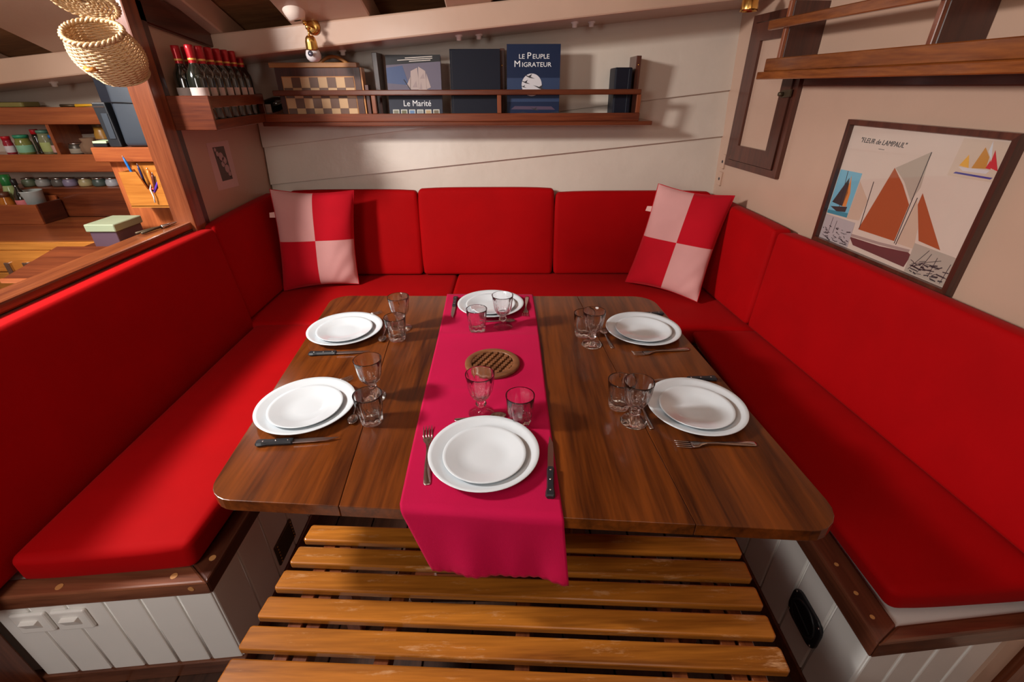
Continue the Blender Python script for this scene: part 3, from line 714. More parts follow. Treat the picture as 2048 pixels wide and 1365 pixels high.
def bowl(u, v):
    a = 2 * PI * u; r_ = .05 + .95 * v; return Vector((.0145 * r_ * math.cos(a), .120 + .022 * r_ * math.sin(a), .0018 + .0045 * r_ ** 2))
b = grid(None, 20, 6, bowl); bmesh.ops.remove_doubles(b, verts=b.verts, dist=1e-5)
o = link('bowl', b, M['steel'], sp, True, True); md = o.modifiers.new('t', 'SOLIDIFY'); md.thickness = .001
used = set()
def lay(proto, end, tip, label, lf, grp):
    """end = handle end, tip = business end"""
    d = Vector(tip) - Vector(end); rz = math.atan2(d.y, d.x) - PI / 2; loc = (end[0], end[1], TZ + lf)
    if proto.name not in used:
        used.add(proto.name); proto.location = loc; proto.rotation_euler.z = rz; proto['label'] = label; proto['group'] = grp; return
    dup(proto, loc, rz, label, grp)
gf, gk, gs = 'forks on the table', 'steak knives on the table', 'teaspoons on the table'
lay(fk, (-.195, .775), (-.226, .985), 'steel fork left of the nearest plate, on the runner', RT, gf)
lay(fk, (.622, .915), (.418, .912), 'steel fork in front of the near right plate', .0006, gf)
lay(fk, (.615, 1.405), (.437, 1.374), 'steel fork in front of the far right plate', .0006, gf)
lay(fk, (-.686, 1.138), (-.499, 1.226), 'steel fork tucked behind the near left plate, only its tip showing', .0006, gf)
lay(fk, (-.714, 1.624), (-.526, 1.712), 'steel fork behind the far left plate, only its tip showing', .0006, gf)
lay(fk, (.066, 1.862), (.052, 1.665), 'steel fork on the runner at the right of the farthest plate', RT, gf)
lay(kn, (.083, .733), (.100, .940), 'black handled steak knife right of the nearest plate, on the runner', RT, gk)
lay(kn, (-.655, .919), (-.450, .938), 'black handled steak knife in front of the near left plate', .0006, gk)
lay(kn, (-.693, 1.374), (-.488, 1.388), 'black handled steak knife in front of the far left plate', .0006, gk)
lay(kn, (.635, 1.212), (.432, 1.205), 'black handled steak knife behind the near right plate', .0006, gk)
lay(kn, (.605, 1.685), (.410, 1.668), 'black handled steak knife behind the far right plate, mostly hidden', .0006, gk)
lay(kn, (-.241, 1.848), (-.236, 1.650), 'black handled steak knife on the runner left of the farthest plate', RT, gk)
lay(sp, (-.158, 1.012), (-.018, 1.028), 'teaspoon between the nearest plate and its wine glass', RT, gs)
lay(sp, (-.462, 1.135), (-.436, 1.012), 'teaspoon between the near left plate and tumbler', .0006, gs)
lay(sp, (-.484, 1.600), (-.468, 1.475), 'teaspoon between the far left plate and tumbler', .0006, gs)
lay(sp, (.350, 1.412), (.338, 1.550), 'teaspoon between the far right plate and wine glass', .0006, gs)
lay(sp, (.372, .975), (.366, 1.115), 'teaspoon between the near right plate and wine glass', .0006, gs)
lay(sp, (-.130, 1.617), (.010, 1.619), 'teaspoon in front of the farthest plate', RT, gs)

# trivet
tv = thing('trivet', 'round brown wooden trivet with scalloped slots on the runner', 'trivet', (-.064, 1.30, TZ + RT))
b = lathe(None, [(.070, 0), (.086, 0), (.090, .003), (.090, .010), (.086, .013), (.070, .013), (.068, .011), (.068, .002), (.070, 0)], 48)
link('rim', b, M['terracotta'], tv, True, True)
ang = R(62); nb = 7
for i in range(nb):
    off = -.060 + i * .020
    hl = math.sqrt(.0705 ** 2 - off ** 2)
    n = max(4, int(hl * 2 / .004)); top = []; bot = []
    for k in range(n + 1):
        s = -hl + 2 * hl * k / n; wv = .0056 + .0026 * math.cos(s / .0068 * PI)
        top.append((s, off + wv)); bot.append((s, off - wv))
    poly = bot + top[::-1]
    c_, s_ = math.cos(ang), math.sin(ang); poly = [(x_ * c_ - y_ * s_, x_ * s_ + y_ * c_) for x_, y_ in poly]
    link('bar', prism(None, poly, .0015, .0115, 0), M['terracotta'], tv, False, True)
link('slot_shade_disc', lathe(None, [(0, 0), (.072, 0), (.072, .0014), (0, .0014)], 32), M['darkwood'], tv, False, True)  # added dark disc: its colour stands in for shade inside the slots

# ================================================================ SWITCHES, VENTS, SOCKETS
for i, xx in enumerate((-1.277, -1.178)):
    yy = LY + SKL * (xx - LX)
    t = thing('light_switch', ('left' if i == 0 else 'right') + ' white rocker switch of the pair on the left bench base', 'light switch', (xx, yy, .256), 'rocker switches on the left bench')
    p = [link('plate', box(None, xx - .043, xx + .043, yy - .010, yy + .002, .216, .296, .006, 3), M['panelwhite'], t)]
    p.append(link('rocker', hexa(None, [(xx - .022, yy - .010, .240), (xx + .022, yy - .010, .240), (xx + .022, yy - .008, .272), (xx - .022, yy - .008, .272),
         (xx - .020, yy - .012, .242), (xx + .020, yy - .012, .242), (xx + .020, yy - .022, .270), (xx - .020, yy - .022, .270)], .001), M['panelwhite'], t))
    skew(p, xx, SKL)
vt = thing('vent_grille', 'dark brass perforated vent plate on the side of the left bench', 'vent', (LX, 1.105, .09))
vp_ = link('plate', box(None, LX - .002, LX + .006, 1.045, 1.172, .045, .135, .002), M['darkbrass'], vt)
for i in range(6):
    for yy in (1.058, 1.160):
        link('screw_stud', lathe(None, [(0, 0), (.0036, 0), (.0028, .002), (0, .0026)], 8, Mx=Matrix.Rotation(R(90), 4, 'Y'), loc=(LX + .006, yy, .054 + i * .0145)), M['brass'], vp_, True)
vt = thing('vent_grille', 'black oval plastic vent on the side of the right bench', 'vent', (RX, .79, .16))
Fp = rquad([(.722, .105), (.858, .105), (.858, .216), (.722, .216)], .034, 6)
b = slab(None, Fp, (RX + .002, 0, 0), ey, ez, Vector((-1, 0, 0)), 0, .010); bevel(b, .003, 2, 50)
link('flange', b, M['blackpl'], vt)
def ell(ry, rz, n=32): return [(.79 + ry * math.cos(2 * PI * k / n), .1605 + rz * math.sin(2 * PI * k / n)) for k in range(n)]
pts = [(RX - .0085, y_, z_) for y_, z_ in ell(.050, .044)]
link('ring', tube(None, pts, .004, 8, True), M['blackpl'], vt, True)
link('mesh_disc', slab(None, ell(.047, .041), (RX, 0, 0), ey, ez, Vector((-1, 0, 0)), .010, .0112), M['black'], vt)
link('bar', cyl(None, (RX - .013, .748, .152), (RX - .013, .832, .169), .0022, 6), M['blackpl'], vt)
for yy, zz in ((.736, .12), (.844, .12), (.736, .202), (.844, .202)):
    link('screw', lathe(None, [(0, 0), (.004, 0), (.003, .002), (0, .0022)], 8, Mx=Matrix.Rotation(R(-90), 4, 'Y'), loc=(RX - .008, yy, zz)), M['steel'], vt, True)
Nw = Vector((-1, -.1, 0)).normalized(); Uw = Vector((.0995, -.995, 0))     # right wall frame: normal into the room, u toward the viewer
for i, zz in enumerate((1.123, 1.030)):
    yc = 2.825; t = thing('power_socket', ('upper' if i == 0 else 'lower') + ' small white socket in the right back corner above the pillow', 'socket', (wx(yc), yc, zz), 'sockets in the right corner')
    O = Vector((wx(yc), yc, zz))
    b = slab(None, rquad([(-.022, -.038), (.022, -.038), (.022, .038), (-.022, .038)], .006, 3), O, Uw, ez, Nw, -.003, .009); so_ = link('plate', b, M['white'], t)
    cc = [(.008 * math.cos(2 * PI * k / 16), .008 * math.sin(2 * PI * k / 16)) for k in range(16)]
    link('outlet', slab(None, cc, O, Uw, ez, Nw, .009, .0096), M['ink'], so_)
    link('lower_lip', slab(None, [(-.018, -.037), (.018, -.037), (.018, -.033), (-.018, -.033)], O, Uw, ez, Nw, .009, .012), M['white'], t)

# ================================================================ HATCH, POSTER, RIGHT SHELF
def wallP(y, z, off=0): return Vector((wx(y), y, z)) + Nw * off
ht = thing('wall_hatch', 'small dark wooden framed hatch with a pale panel in the right back corner', 'hatch', wallP(2.55, 1.12))
O = wallP(2.775, 1.115, 0); Wd, Hd = .475, .69
def ring_part(nm, u0, u1, v0, v1, w_, d0, d1, mat, par, O=O, names=None):
    for a in ([(u0, v0), (u1, v0), (u1 - w_, v0 + w_), (u0 + w_, v0 + w_)], [(u0, v1), (u0 + w_, v1 - w_), (u1 - w_, v1 - w_), (u1, v1)],
              [(u0, v0), (u0 + w_, v0 + w_), (u0 + w_, v1 - w_), (u0, v1)], [(u1, v0), (u1, v1), (u1 - w_, v1 - w_), (u1 - w_, v0 + w_)]):
        link(nm, slab(None, a, O, Uw, ez, Nw, d0, d1), mat, par)
ring_part('outer_frame', 0, Wd, 0, Hd, .032, -.004, .022, M['darkwoodZ'], ht)
ring_part('door_frame', .036, Wd - .036, .036, Hd - .036, .075, -.004, .030, M['darkwoodZ'], ht)
link('pane', slab(None, [(.108, .108), (Wd - .108, .108), (Wd - .108, Hd - .108), (.108, Hd - .108)], O, Uw, ez, Nw, 0, .016), M['white'], ht)
cl_ = link('clasp', slab(None, [(Wd - .085, .34), (Wd - .02, .345), (Wd - .02, .375), (Wd - .085, .37)], O, Uw, ez, Nw, .030, .038), M['darkbrass'], ht)
link('clasp_knob', tube(None, [O + Uw * (Wd - .07) + ez * .355 + Nw * .038, O + Uw * (Wd - .07) + ez * .355 + Nw * .058], .009, 10), M['darkbrass'], cl_, True)

pc = thing('framed_poster', 'dark framed poster of a brown-sailed boat titled "Fleur de Lampaul" on the right wall', 'poster', wallP(1.6, .93))
O = Vector((wx(1.945), 1.945, .930)) + Nw * .0; PW, PH = .620, .462
ring_part('frame', 0, PW, 0, PH, .017, 0, .030, M['darkwoodZ'], pc, O=O)
O2 = O + Uw * .0
link('print', slab(None, [(.015, .015), (PW - .015, .015), (PW - .015, PH - .015), (.015, PH - .015)], O, Uw, ez, Nw, .002, .012), col('poster_paper', (.62, .49, .41), .6), pc)
colr = dict(main=('sail_brown', (.36, .07, .015)), top=('sail_grey', (.42, .34, .27)), mizz=('sail_tan', (.55, .38, .28)), stay=('sail_tan', (.55, .38, .28)), jib=('sail_brown', (.36, .07, .015)),
            hull=('hull_maroon', (.12, .03, .03)), deck=('deck_grey', (.35, .25, .22)), paint=('painting_sky', (.16, .42, .55)), psail=('painting_dark', (.03, .03, .03)), psail2=('painting_orange', (.65, .22, .05)),
            phull=('painting_dark', (.03, .03, .03)), psea=('painting_sea', (.03, .22, .30)), bw1=('photo_grey', (.42, .36, .36)), bw2=('photo_grey2', (.40, .33, .27)), wc=('card', (.58, .44, .34)),
            wy=('ochre', (.72, .36, .04)), wo=('dark_ochre', (.52, .22, .03)), ww=('sail_grey_white', (.6, .6, .62)), wr=('signal_red', (.55, .01, .02)), wr2=('signal_red', (.55, .01, .02)), wh=('card_grey', (.62, .55, .55)), wbl=('blue_line', (.05, .04, .25)))
Pg = dict(main=[(.259, .325), (.199, .096), (.364, .099), (.366, .223), (.314, .279)], top=[(.37, .388), (.262, .325), (.315, .289), (.366, .235), (.382, .282)],
 mizz=[(.133, .258), (.128, .119), (.189, .126), (.195, .202)], stay=[(.386, .246), (.375, .095), (.444, .096), (.429, .162)], jib=[(.397, .267), (.396, .23), (.45, .125), (.531, .119)][::-1],
 hull=[(.172, .06), (.20, .035), (.436, .030), (.445, .074), (.431, .080), (.315, .066)], deck=[(.169, .062), (.314, .070), (.432, .080), (.433, .090), (.308, .079), (.171, .072)],
 paint=[(.02, .285), (.02, .117), (.127, .122), (.13, .286)], psail=[(.077, .262), (.029, .162), (.087, .157), (.094, .209)], psail2=[(.084, .271), (.087, .157), (.106, .159), (.105, .211)],
 phull=[(.028, .145), (.067, .133), (.111, .14), (.113, .16)], psea=[(.02, .130), (.02, .117), (.127, .122), (.127, .139)], bw1=[(.019, .112), (.019, .017), (.179, .019), (.176, .114)],
 bw2=[(.441, .115), (.444, .019), (.597, .019), (.589, .112)], wc=[(.456, .437), (.452, .331), (.595, .333), (.591, .438)], wy=[(.492, .395), (.476, .363), (.507, .36)],
 wo=[(.529, .419), (.515, .361), (.555, .365), (.551, .395)], ww=[(.542, .437), (.542, .409), (.56, .388)], wr=[(.559, .414), (.562, .37), (.590, .363)], wr2=[(.558, .388), (.554, .366), (.569, .365)],
 wh=[(.476, .359), (.494, .35), (.562, .352), (.568, .362)], wbl=[(.468, .340), (.580, .340), (.585, .345), (.474, .345)])
lay_ = dict(psail=2, psail2=2, phull=3, psea=2, wy=2, wo=2, ww=2, wr=3, wr2=2, wh=2, wbl=2, bw1=3, bw2=3, paint=1, wc=1)
for k, pts in Pg.items():
    d = .012 + .0004 * lay_.get(k, 1)
    link('printed_shape', slab(None, pts, O, Uw, ez, Nw, .0119, d), col(*colr[k], .6), pc)
def pline(a, c_, w_, mat, lv=3):
    A, B_ = Vector(a), Vector(c_); n = Vector((-(B_ - A).y, (B_ - A).x)).normalized() * w_ / 2
    return slab(None, [tuple(A + n), tuple(A - n), tuple(B_ - n), tuple(B_ + n)], O, Uw, ez, Nw, .0119, .012 + .0004 * lv)
for a, c_ in (((.372, .388), (.368, .092)), ((.194, .268), (.203, .10)), ((.386, .25), (.375, .09)), ((.060, .285), (.075, .14))): link('mast_line', pline(a, c_, .0022, 0), M['ink'], pc)
r5 = random.Random(9)
bmk = NB()
for k in range(46):
    u = r5.uniform(.024, .165); v = r5.uniform(.022, .075); w_ = r5.uniform(.004, .022); bmk = merge(bmk, pline((u, v), (min(.174, u + w_), v + r5.uniform(-.008, .006)), r5.uniform(.0015, .004), 0, 4))
    u = r5.uniform(.45, .57); v = r5.uniform(.022, .065); bmk = merge(bmk, pline((u, v), (min(.592, u + w_ * 1.4), v + r5.uniform(-.004, .008)), r5.uniform(.0015, .0045), 0, 4))
for u0, v0, u1, v1 in ((.06, .04, .062, .108), (.455, .03, .50, .108), (.49, .03, .512, .10), (.53, .03, .535, .095), (.575, .025, .583, .09), (.46, .05, .55, .09), (.085, .05, .087, .10)): bmk = merge(bmk, pline((u0, v0), (u1, v1), .0018, 0, 4))
o = link('photo_print_detail', bmk, M['ink'], pc); o['kind'] = 'stuff'
text('title_lettering', '"FLEUR de LAMPAUL"', .0235, M['ink'], pc, O + Uw * .070 + ez * .389 + Nw * .0126, Uw, ez, Nw, shear=.25, sx=.92)
link('caption_line', pline((.165, .375), (.19, .375), .0015, 0, 2), M['ink'], pc)
link('glass_pane', slab(None, [(.016, .016), (PW - .016, .016), (PW - .016, PH - .016), (.016, PH - .016)], O, Uw, ez, Nw, .0165, .018), M['pane'], pc)

# right shelf: board, fiddles and dividers set off the right wall
sh = thing('wall_shelf', 'varnished brown shelf with a raised front rail on the right wall above the poster', 'shelf', wallP(1.5, 1.52))
def yoff(y, off): return wallP(y, 0, off)
def bar_along(y0, y1, o0, o1, z0, z1, nm, mat, r=.003):
    q = [yoff(y0, o0), yoff(y0, o1), yoff(y1, o1), yoff(y1, o0)]
    link(nm, prism(None, [(p.x, p.y) for p in q], z0, z1, r, 1), mat, sh)
bar_along(2.345, .55, .0, .185, 1.534, 1.552, 'shelf_board', M['shelfY'])
bar_along(2.36, .55, .172, .190, 1.527, 1.556, 'edge_strip', M['shelfY'])
bar_along(2.325, .55, .166, .184, 1.556, 1.604, 'front_fiddle', M['shelfY'])
bar_along(2.36, .55, .166, .186, 1.708, 1.742, 'front_rail', M['shelfY'])
bar_along(2.28, .55, .0, .020, 1.502, 1.533, 'wall_batten', M['darkwoodY'])
for yy in (2.262, 1.56, .85):
    q = [yoff(yy, 0), yoff(yy, .150), yoff(yy + .018, .150), yoff(yy + .018, 0)]
    link('divider', prism(None, [(p.x, p.y) for p in q], 1.552, 1.80, .002), M['darkwoodZ'], sh)
    q = [yoff(yy, .150), yoff(yy, .166), yoff(yy + .018, .166), yoff(yy + .018, .150)]
    link('divider_post', prism(None, [(p.x, p.y) for p in q], 1.552, 1.80, .002), M['mahogZ'], sh)

# ================================================================ BACK SHELF ON THE HULL
sh = thing('wall_shelf', 'long varnished brown shelf with a thin rail on the back hull wall, holding books', 'shelf', (-.27, 2.85, 1.33))
link('shelf_board', box(None, -1.31, .745, 2.705, 2.93, 1.322, 1.343, .004, 2), M['mahog'], sh)
link('front_fiddle', box(None, -1.29, .672, 2.700, 2.718, 1.343, 1.382, .004, 2), M['mahog'], sh)
link('front_rail', box(None, -1.22, .668, 2.698, 2.720, 1.466, 1.491, .004, 2), M['mahog'], sh)
for xx in (-.72, -.072, .648):
    link('rail_post', box(None, xx, xx + .022, 2.701, 2.717, 1.382, 1.466, .002), M['mahogZ'], sh)
for xx, zt in ((-.715, 1.66), (-.058, 1.675), (.640, 1.64)):
    link('upright', box(None, xx, xx + .026, 2.80 if xx < .5 else 2.77, 2.925, 1.343, zt, .002), M['darkwoodZ'], sh)
for xx, yy, zz in ((-.047, 2.799, 1.60), (.653, 2.769, 1.60), (-.72, 2.703, 1.36)):
    link('brass_screw', lathe(None, [(0, 0), (.004, 0), (.003, .0015), (0, .002)], 8, Mx=Matrix.Rotation(R(90), 4, 'X'), loc=(xx, yy, zz)), M['brass'], sh, True)

def book(nm, label, x0, x1, z1, yb, yt, th, mat, z0=1.344):
    """book standing on the shelf with its cover to the room, leaning from yb (foot) to yt (head)"""
    t = thing(nm, label, 'book', ((x0 + x1) / 2, yb, z0))
    U = ex; V = Vector((0, yt - yb, z1 - z0)).normalized(); N = Vector((0, -V.z, V.y)); O = Vector((x0, yb, z0)); Wb = x1 - x0; Hb = (z1 - z0) / V.z
    link('front_cover', slab(None, [(0, 0), (Wb, 0), (Wb, Hb), (0, Hb)], O, U, V, N, -.0025, 0), mat, t)
    link('pages', slab(None, [(.003, .003), (Wb - .003, .003), (Wb - .003, Hb - .003), (.003, Hb - .003)], O, U, V, N, -th + .0025, -.0025), M['paper'], t)
    link('back_cover', slab(None, [(0, 0), (Wb, 0), (Wb, Hb), (0, Hb)], O, U, V, N, -th, -th + .0025), mat, t)
    return t, O, U, V, N, Wb, Hb
def deco(t, pts, fr, mat, lv=1, nm='cover_print'):
    O, U, V, N = fr; return link(nm, slab(None, pts, O, U, V, N, -.0002, .0004 * lv), mat, t)
def circ(cx_, cy_, r_, n=28, ry=None): return [(cx_ + r_ * math.cos(2 * PI * k / n), cy_ + (ry or r_) * math.sin(2 * PI * k / n)) for k in range(n)]
# "Le Peuple Migrateur"
t, O, U, V, N, Wb, Hb = book('book', 'blue book titled "Le Peuple Migrateur" standing on the back shelf', -.021, .252, 1.692, 2.735, 2.775, .022, col('deep_blue_cover', (.007, .016, .050), .5, spec=.25))
fr = (O, U, V, N)
deco(t, [(0, 0), (Wb, 0), (Wb, .045), (Wb * .6, .03), (Wb * .3, .042), (0, .03)], fr, col('dusk_ground', (.012, .014, .03), .6))
deco(t, [(.02, .055), (Wb - .02, .052), (Wb - .04, .068), (.04, .07)], fr, col('dusk_mauve', (.07, .04, .08), .6))
deco(t, [(0, .09), (Wb, .09), (Wb, .20), (0, .20)], fr, col('mid_blue_cover', (.014, .034, .095), .6))
deco(t, circ(.128, .168, .052), fr, col('moon_white', (.62, .60, .62), .4), 2)
for bx_, bz_, s_ in ((.115, .205, .030), (.095, .180, .026), (.085, .160, .018), (.17, .155, .034), (.145, .055, .024), (.060, .140, .018)):
    deco(t, [(bx_ - s_, bz_ + s_ * .35), (bx_ - s_ * .1, bz_ + s_ * .12), (bx_ + s_ * .5, bz_ + s_ * .45), (bx_ + s_ * .25, bz_), (bx_ + s_, bz_ - s_ * .3), (bx_, bz_ - s_ * .15)], fr, M['ink'], 3, 'bird_print')
wt = col('title_white', (.85, .85, .85), .5)
for s_, sz, u, v in (('LE', .029, .060, .286), ('P', .040, .102, .286), ('EUPLE', .029, .130, .286), ('M', .040, .036, .250), ('IGRATEUR', .029, .076, .250)):
    text('title_lettering', s_, sz, wt, t, O + U * u + V * v + N * .0008, U, V, N, sx=1.12)
# dark navy book with plain cover
t, O, U, V, N, Wb, Hb = book('book', 'plain dark navy book standing on the back shelf, left of the blue one', -.312, -.056, 1.672, 2.735, 2.775, .03, M['navy'])
deco(t, [(.008, .008), (.010, .008), (.010, Hb - .008), (.008, Hb - .008)], (O, U, V, N), M['black'], 1, 'spine_groove')
# "Le Marité"
t, O, U, V, N, Wb, Hb = book('book', 'book titled "Le Marité" with a sailing ship cover on the back shelf', -.642, -.362, 1.648, 2.735, 2.785, .022, col('ship_sky', (.13, .11, .15), .6))
fr = (O, U, V, N)
deco(t, [(0, 0), (Wb, 0), (Wb, .125), (0, .125)], fr, col('ship_dark', (.012, .014, .03), .6))
deco(t, [(0, Hb - .046), (Wb, Hb - .03), (Wb, Hb), (0, Hb)], fr, M['black'])
deco(t, [(0, .18), (Wb * .4, .17), (Wb * .3, .26), (0, .25)], fr, col('ship_blue', (.05, .08, .18), .4))
sw = col('ship_sail', (.42, .32, .29), .5); sw2 = col('ship_sail_shade', (.34, .25, .24), .5)
for pts in ([(.115, .15), (.165, .15), (.16, .25), (.125, .235)], [(.16, .145), (.205, .145), (.20, .235), (.165, .255)], [(.10, .17), (.12, .15), (.125, .215)], [(.20, .15), (.225, .16), (.205, .225)]): deco(t, pts, fr, sw, 2, 'sail_print')
for pts in ([(.13, .16), (.155, .16), (.15, .19)], [(.17, .20), (.195, .20), (.19, .225)], [(.165, .15), (.18, .15), (.175, .185)]): deco(t, pts, fr, sw2, 3, 'sail_print')
deco(t, [(.085, .195), (.088, .198), (.135, .128), (.13, .128)], fr, M['ink'], 3, 'bowsprit_print')
text('title_lettering', 'Le Marité', .040, wt, t, O + U * .075 + V * .072 + N * .0008, U, V, N, sx=.95)
for k in range(6):
    u = .018 + k * .0425
    tn_ = deco(t, [(u, .026), (u + .033, .026), (u + .033, .056), (u, .056)], fr, col('thumb_border', (.62, .60, .52), .5), 2, 'thumbnail')
    deco(tn_, [(u + .004, .030), (u + .029, .030), (u + .029, .052), (u + .004, .052)], fr, col('thumb_%d' % k, [(.20, .18, .12), (.14, .13, .06), (.12, .22, .40), (.30, .30, .28), (.45, .30, .15), (.16, .12, .07)][k], .5), 3, 'thumbnail_picture')
for j, (a, c_) in enumerate(((.10, .24), (.06, .24), (.12, .23))):
    deco(t, [(a, Hb - .022 + .008 * (1 - j) + (a - .14) * .05), (c_, Hb - .022 + .008 * (1 - j) + (c_ - .14) * .05), (c_, Hb - .019 + .008 * (1 - j) + (c_ - .14) * .05), (a, Hb - .019 + .008 * (1 - j) + (a - .14) * .05)], fr, M['paper'], 2, 'subtitle_line')
# narrow blue book at the right end
t = thing('book', 'narrow dark blue book standing spine out at the right end of the back shelf', 'book', (.57, 2.8, 1.344))
link('cover', hexa(None, [(.537, 2.745, 1.344), (.628, 2.745, 1.344), (.628, 2.90, 1.344), (.537, 2.90, 1.344), (.533, 2.745, 1.588), (.622, 2.745, 1.588), (.622, 2.90, 1.588), (.533, 2.90, 1.588)], .008, 3), M['navy'], t)
link('spine_strip', box(None, .603, .606, 2.7435, 2.746, 1.35, 1.58), M['slate'], t)

# chess box standing on the shelf
cbx = thing('chess_box', 'folded wooden chessboard box standing on the left part of the back shelf', 'chess box', (-.98, 2.74, 1.344))
CX0, CX1, CZ1 = -1.205, -.770, 1.614
link('case', box(None, CX0, CX1, 2.742, 2.80, 1.344, CZ1 - .02, .002), M['darkwoodZ'], cbx)
link('top_edge', box(None, CX0 - .02, CX1 - .01, 2.732, 2.79, CZ1 - .022, CZ1, .002), M['honey'], cbx)
link('end_strip', box(None, CX1 - .008, CX1 + .008, 2.745, 2.80, 1.344, CZ1 - .022, .001), M['honey'], cbx)
link('end_strip', box(None, CX1 + .012, CX1 + .030, 2.75, 2.80, 1.344, CZ1 - .10, .001), M['darkwoodZ'], cbx)
sq = .0455; sx0 = -1.172; sz0 = 1.549; sqz = .0475
lt = col('maple_square', (.62, .38, .19), .4); dk = col('walnut_square', (.16, .075, .045), .4)
link('inlay_border', box(None, sx0 - .004, sx0 + 8 * sq + .004, 2.7405, 2.7425, sz0 - 4 * sqz - .004, sz0 + .004), M['honey'], cbx)
for i in range(8):
    for j in range(4):
        b = box(None, sx0 + i * sq + .0003, sx0 + (i + 1) * sq - .0003, 2.7385, 2.741, sz0 - (j + 1) * sqz + .0003, sz0 - j * sqz - .0003)
        link('square', b, lt if (i + j) % 2 == 0 else dk, cbx)
pts = [(-.99 + .16 * t_, 2.78, 1.606 + .035 * math.sin(PI * t_)) for t_ in [k / 12 for k in range(13)]]
hd = link('handle', tube(None, pts, .008, 8), M['honey'], cbx, True)

# wine bottles in their rack on the left bulkhead
rk = thing('wine_rack', 'open brown wooden wine rack fixed to the left bulkhead', 'rack', (-1.34, 2.45, 1.35))
def rkx(y): return -1.243 - .085 * (y - 2.16)
link('end_panel', box(None, -1.437, -1.238, 2.148, 2.162, 1.347, 1.476, .002), M['mahog'], rk)
for nm, z0, z1 in (('front_slat', 1.430, 1.474), ('front_slat', 1.345, 1.385)):
    link(nm, prism(None, [(rkx(2.162), 2.162), (rkx(2.162) - .014, 2.162), (rkx(2.74) - .014, 2.74), (rkx(2.74), 2.74)], z0, z1, .001), M['mahogY'], rk)
link('far_panel', box(None, -1.437, rkx(2.74), 2.728, 2.742, 1.347, 1.476, .002), M['mahog'], rk)
link('bottom_board', prism(None, [(-1.437, 2.162), (rkx(2.16) - .015, 2.162), (rkx(2.73) - .015, 2.728), (-1.437, 2.728)], 1.347, 1.357), M['mahogY'], rk)
bt = thing('wine_bottle', '', 'wine bottle', (0, 0, 0))
bg_ = link('bottle_glass', lathe(None, [(0, .004), (.030, 0), (.036, .004), (.037, .01), (.037, .180), (.034, .200), (.022, .222), (.0145, .236), (.0138, .262), (.0145, .285), (.0145, .296), (0, .297)], 24), M['wineglass'], bt, True, True)
cp_ = link('capsule', lathe(None, [(.0149, .225), (.0146, .236), (.0150, .262), (.0158, .285), (.0158, .298), (.0140, .300), (0, .300)], 20), M['capsule'], bt, True, True)
link('gold_band', lathe(None, [(.0152, .246), (.0156, .247), (.0156, .252), (.0152, .253)], 20), M['gold'], cp_, True, True)
b = grid(None, 14, 2, lambda u, v: Vector((.0374 * math.cos(R(-150 + 140 * u) ), .0374 * math.sin(R(-150 + 140 * u)), .070 + .078 * v)))
link('label_paper', b, M['label'], bg_, True, True)
k = 0
ords = ['nearest', 'second', 'third', 'fourth', 'fifth', 'sixth', 'seventh']
for row, (xo, y0, cnt) in enumerate(((-.050, 2.214, 7), (-.126, 2.256, 6))):
    for i in range(cnt):
        yy = y0 + i * .0775; xx = rkx(yy) + xo - (.002 if row else 0)
        lab = 'dark wine bottle with red foil, %s in the %s row of the rack' % (ords[i], 'room-side' if row == 0 else 'wall-side')
        if k == 0: bt.location = (xx, yy, 1.357); bt['label'] = lab; bt['group'] = 'wine bottles in the rack'
        else: dup(bt, (xx, yy, 1.357), random.uniform(-.15, .15), lab, 'wine bottles in the rack')
        k += 1
# bottle lying at the shelf end
t = thing('wine_bottle', 'dark green bottle lying down between the wine rack and the chess box', 'wine bottle', (-1.26, 2.80, 1.38))
mx = Matrix.Rotation(R(90), 4, 'Y') @ Matrix.Rotation(R(0), 4, 'Z')
link('bottle_glass', lathe(None, [(0, .004), (.030, 0), (.036, .004), (.037, .01), (.037, .10), (.030, .125), (.0145, .16), (.0140, .20), (0, .201)], 20, Mx=Matrix.Rotation(R(75), 4, 'Y'), loc=(-1.37, 2.84, 1.40)), M['wineglass'], t, True)
link('label_paper', box(None, -1.335, -1.29, 2.798, 2.803, 1.385, 1.425), M['label'], t)

# small flower picture on the left bulkhead
t = thing('wall_print', 'small black and white flower print pinned to the left bulkhead below the wine rack', 'picture', (-1.437, 2.45, 1.17))
Ol = Vector((-1.437, 2.36, 1.07)); Ul, Nl = ey, ex
link('sheet', slab(None, [(0, -.01), (.19, -.02), (.20, .20), (.01, .205)], Ol, Ul, ez, Nl, 0, .001), col('lilac_paper', (.60, .46, .44), .6), t)
link('photograph', slab(None, [(.055, .025), (.150, .022), (.148, .178), (.050, .182)], Ol, Ul, ez, Nl, .001, .0016), col('print_grey', (.10, .085, .075), .6), t)
for cx_, cy_, s_ in ((.075, .15, .012), (.10, .135, .020), (.12, .115, .018), (.10, .10, .014), (.125, .075, .020), (.135, .05, .012), (.065, .17, .009)):
    link('blossom', slab(None, circ(cx_, cy_, s_, 9), Ol, Ul, ez, Nl, .0012, .0022), col('blossom_grey', (.46, .36, .36), .6), t)
link('branch', slab(None, [(.055, .155), (.062, .155), (.12, .09), (.145, .03), (.135, .03), (.11, .085)], Ol, Ul, ez, Nl, .0012, .0019), M['ink'], t)

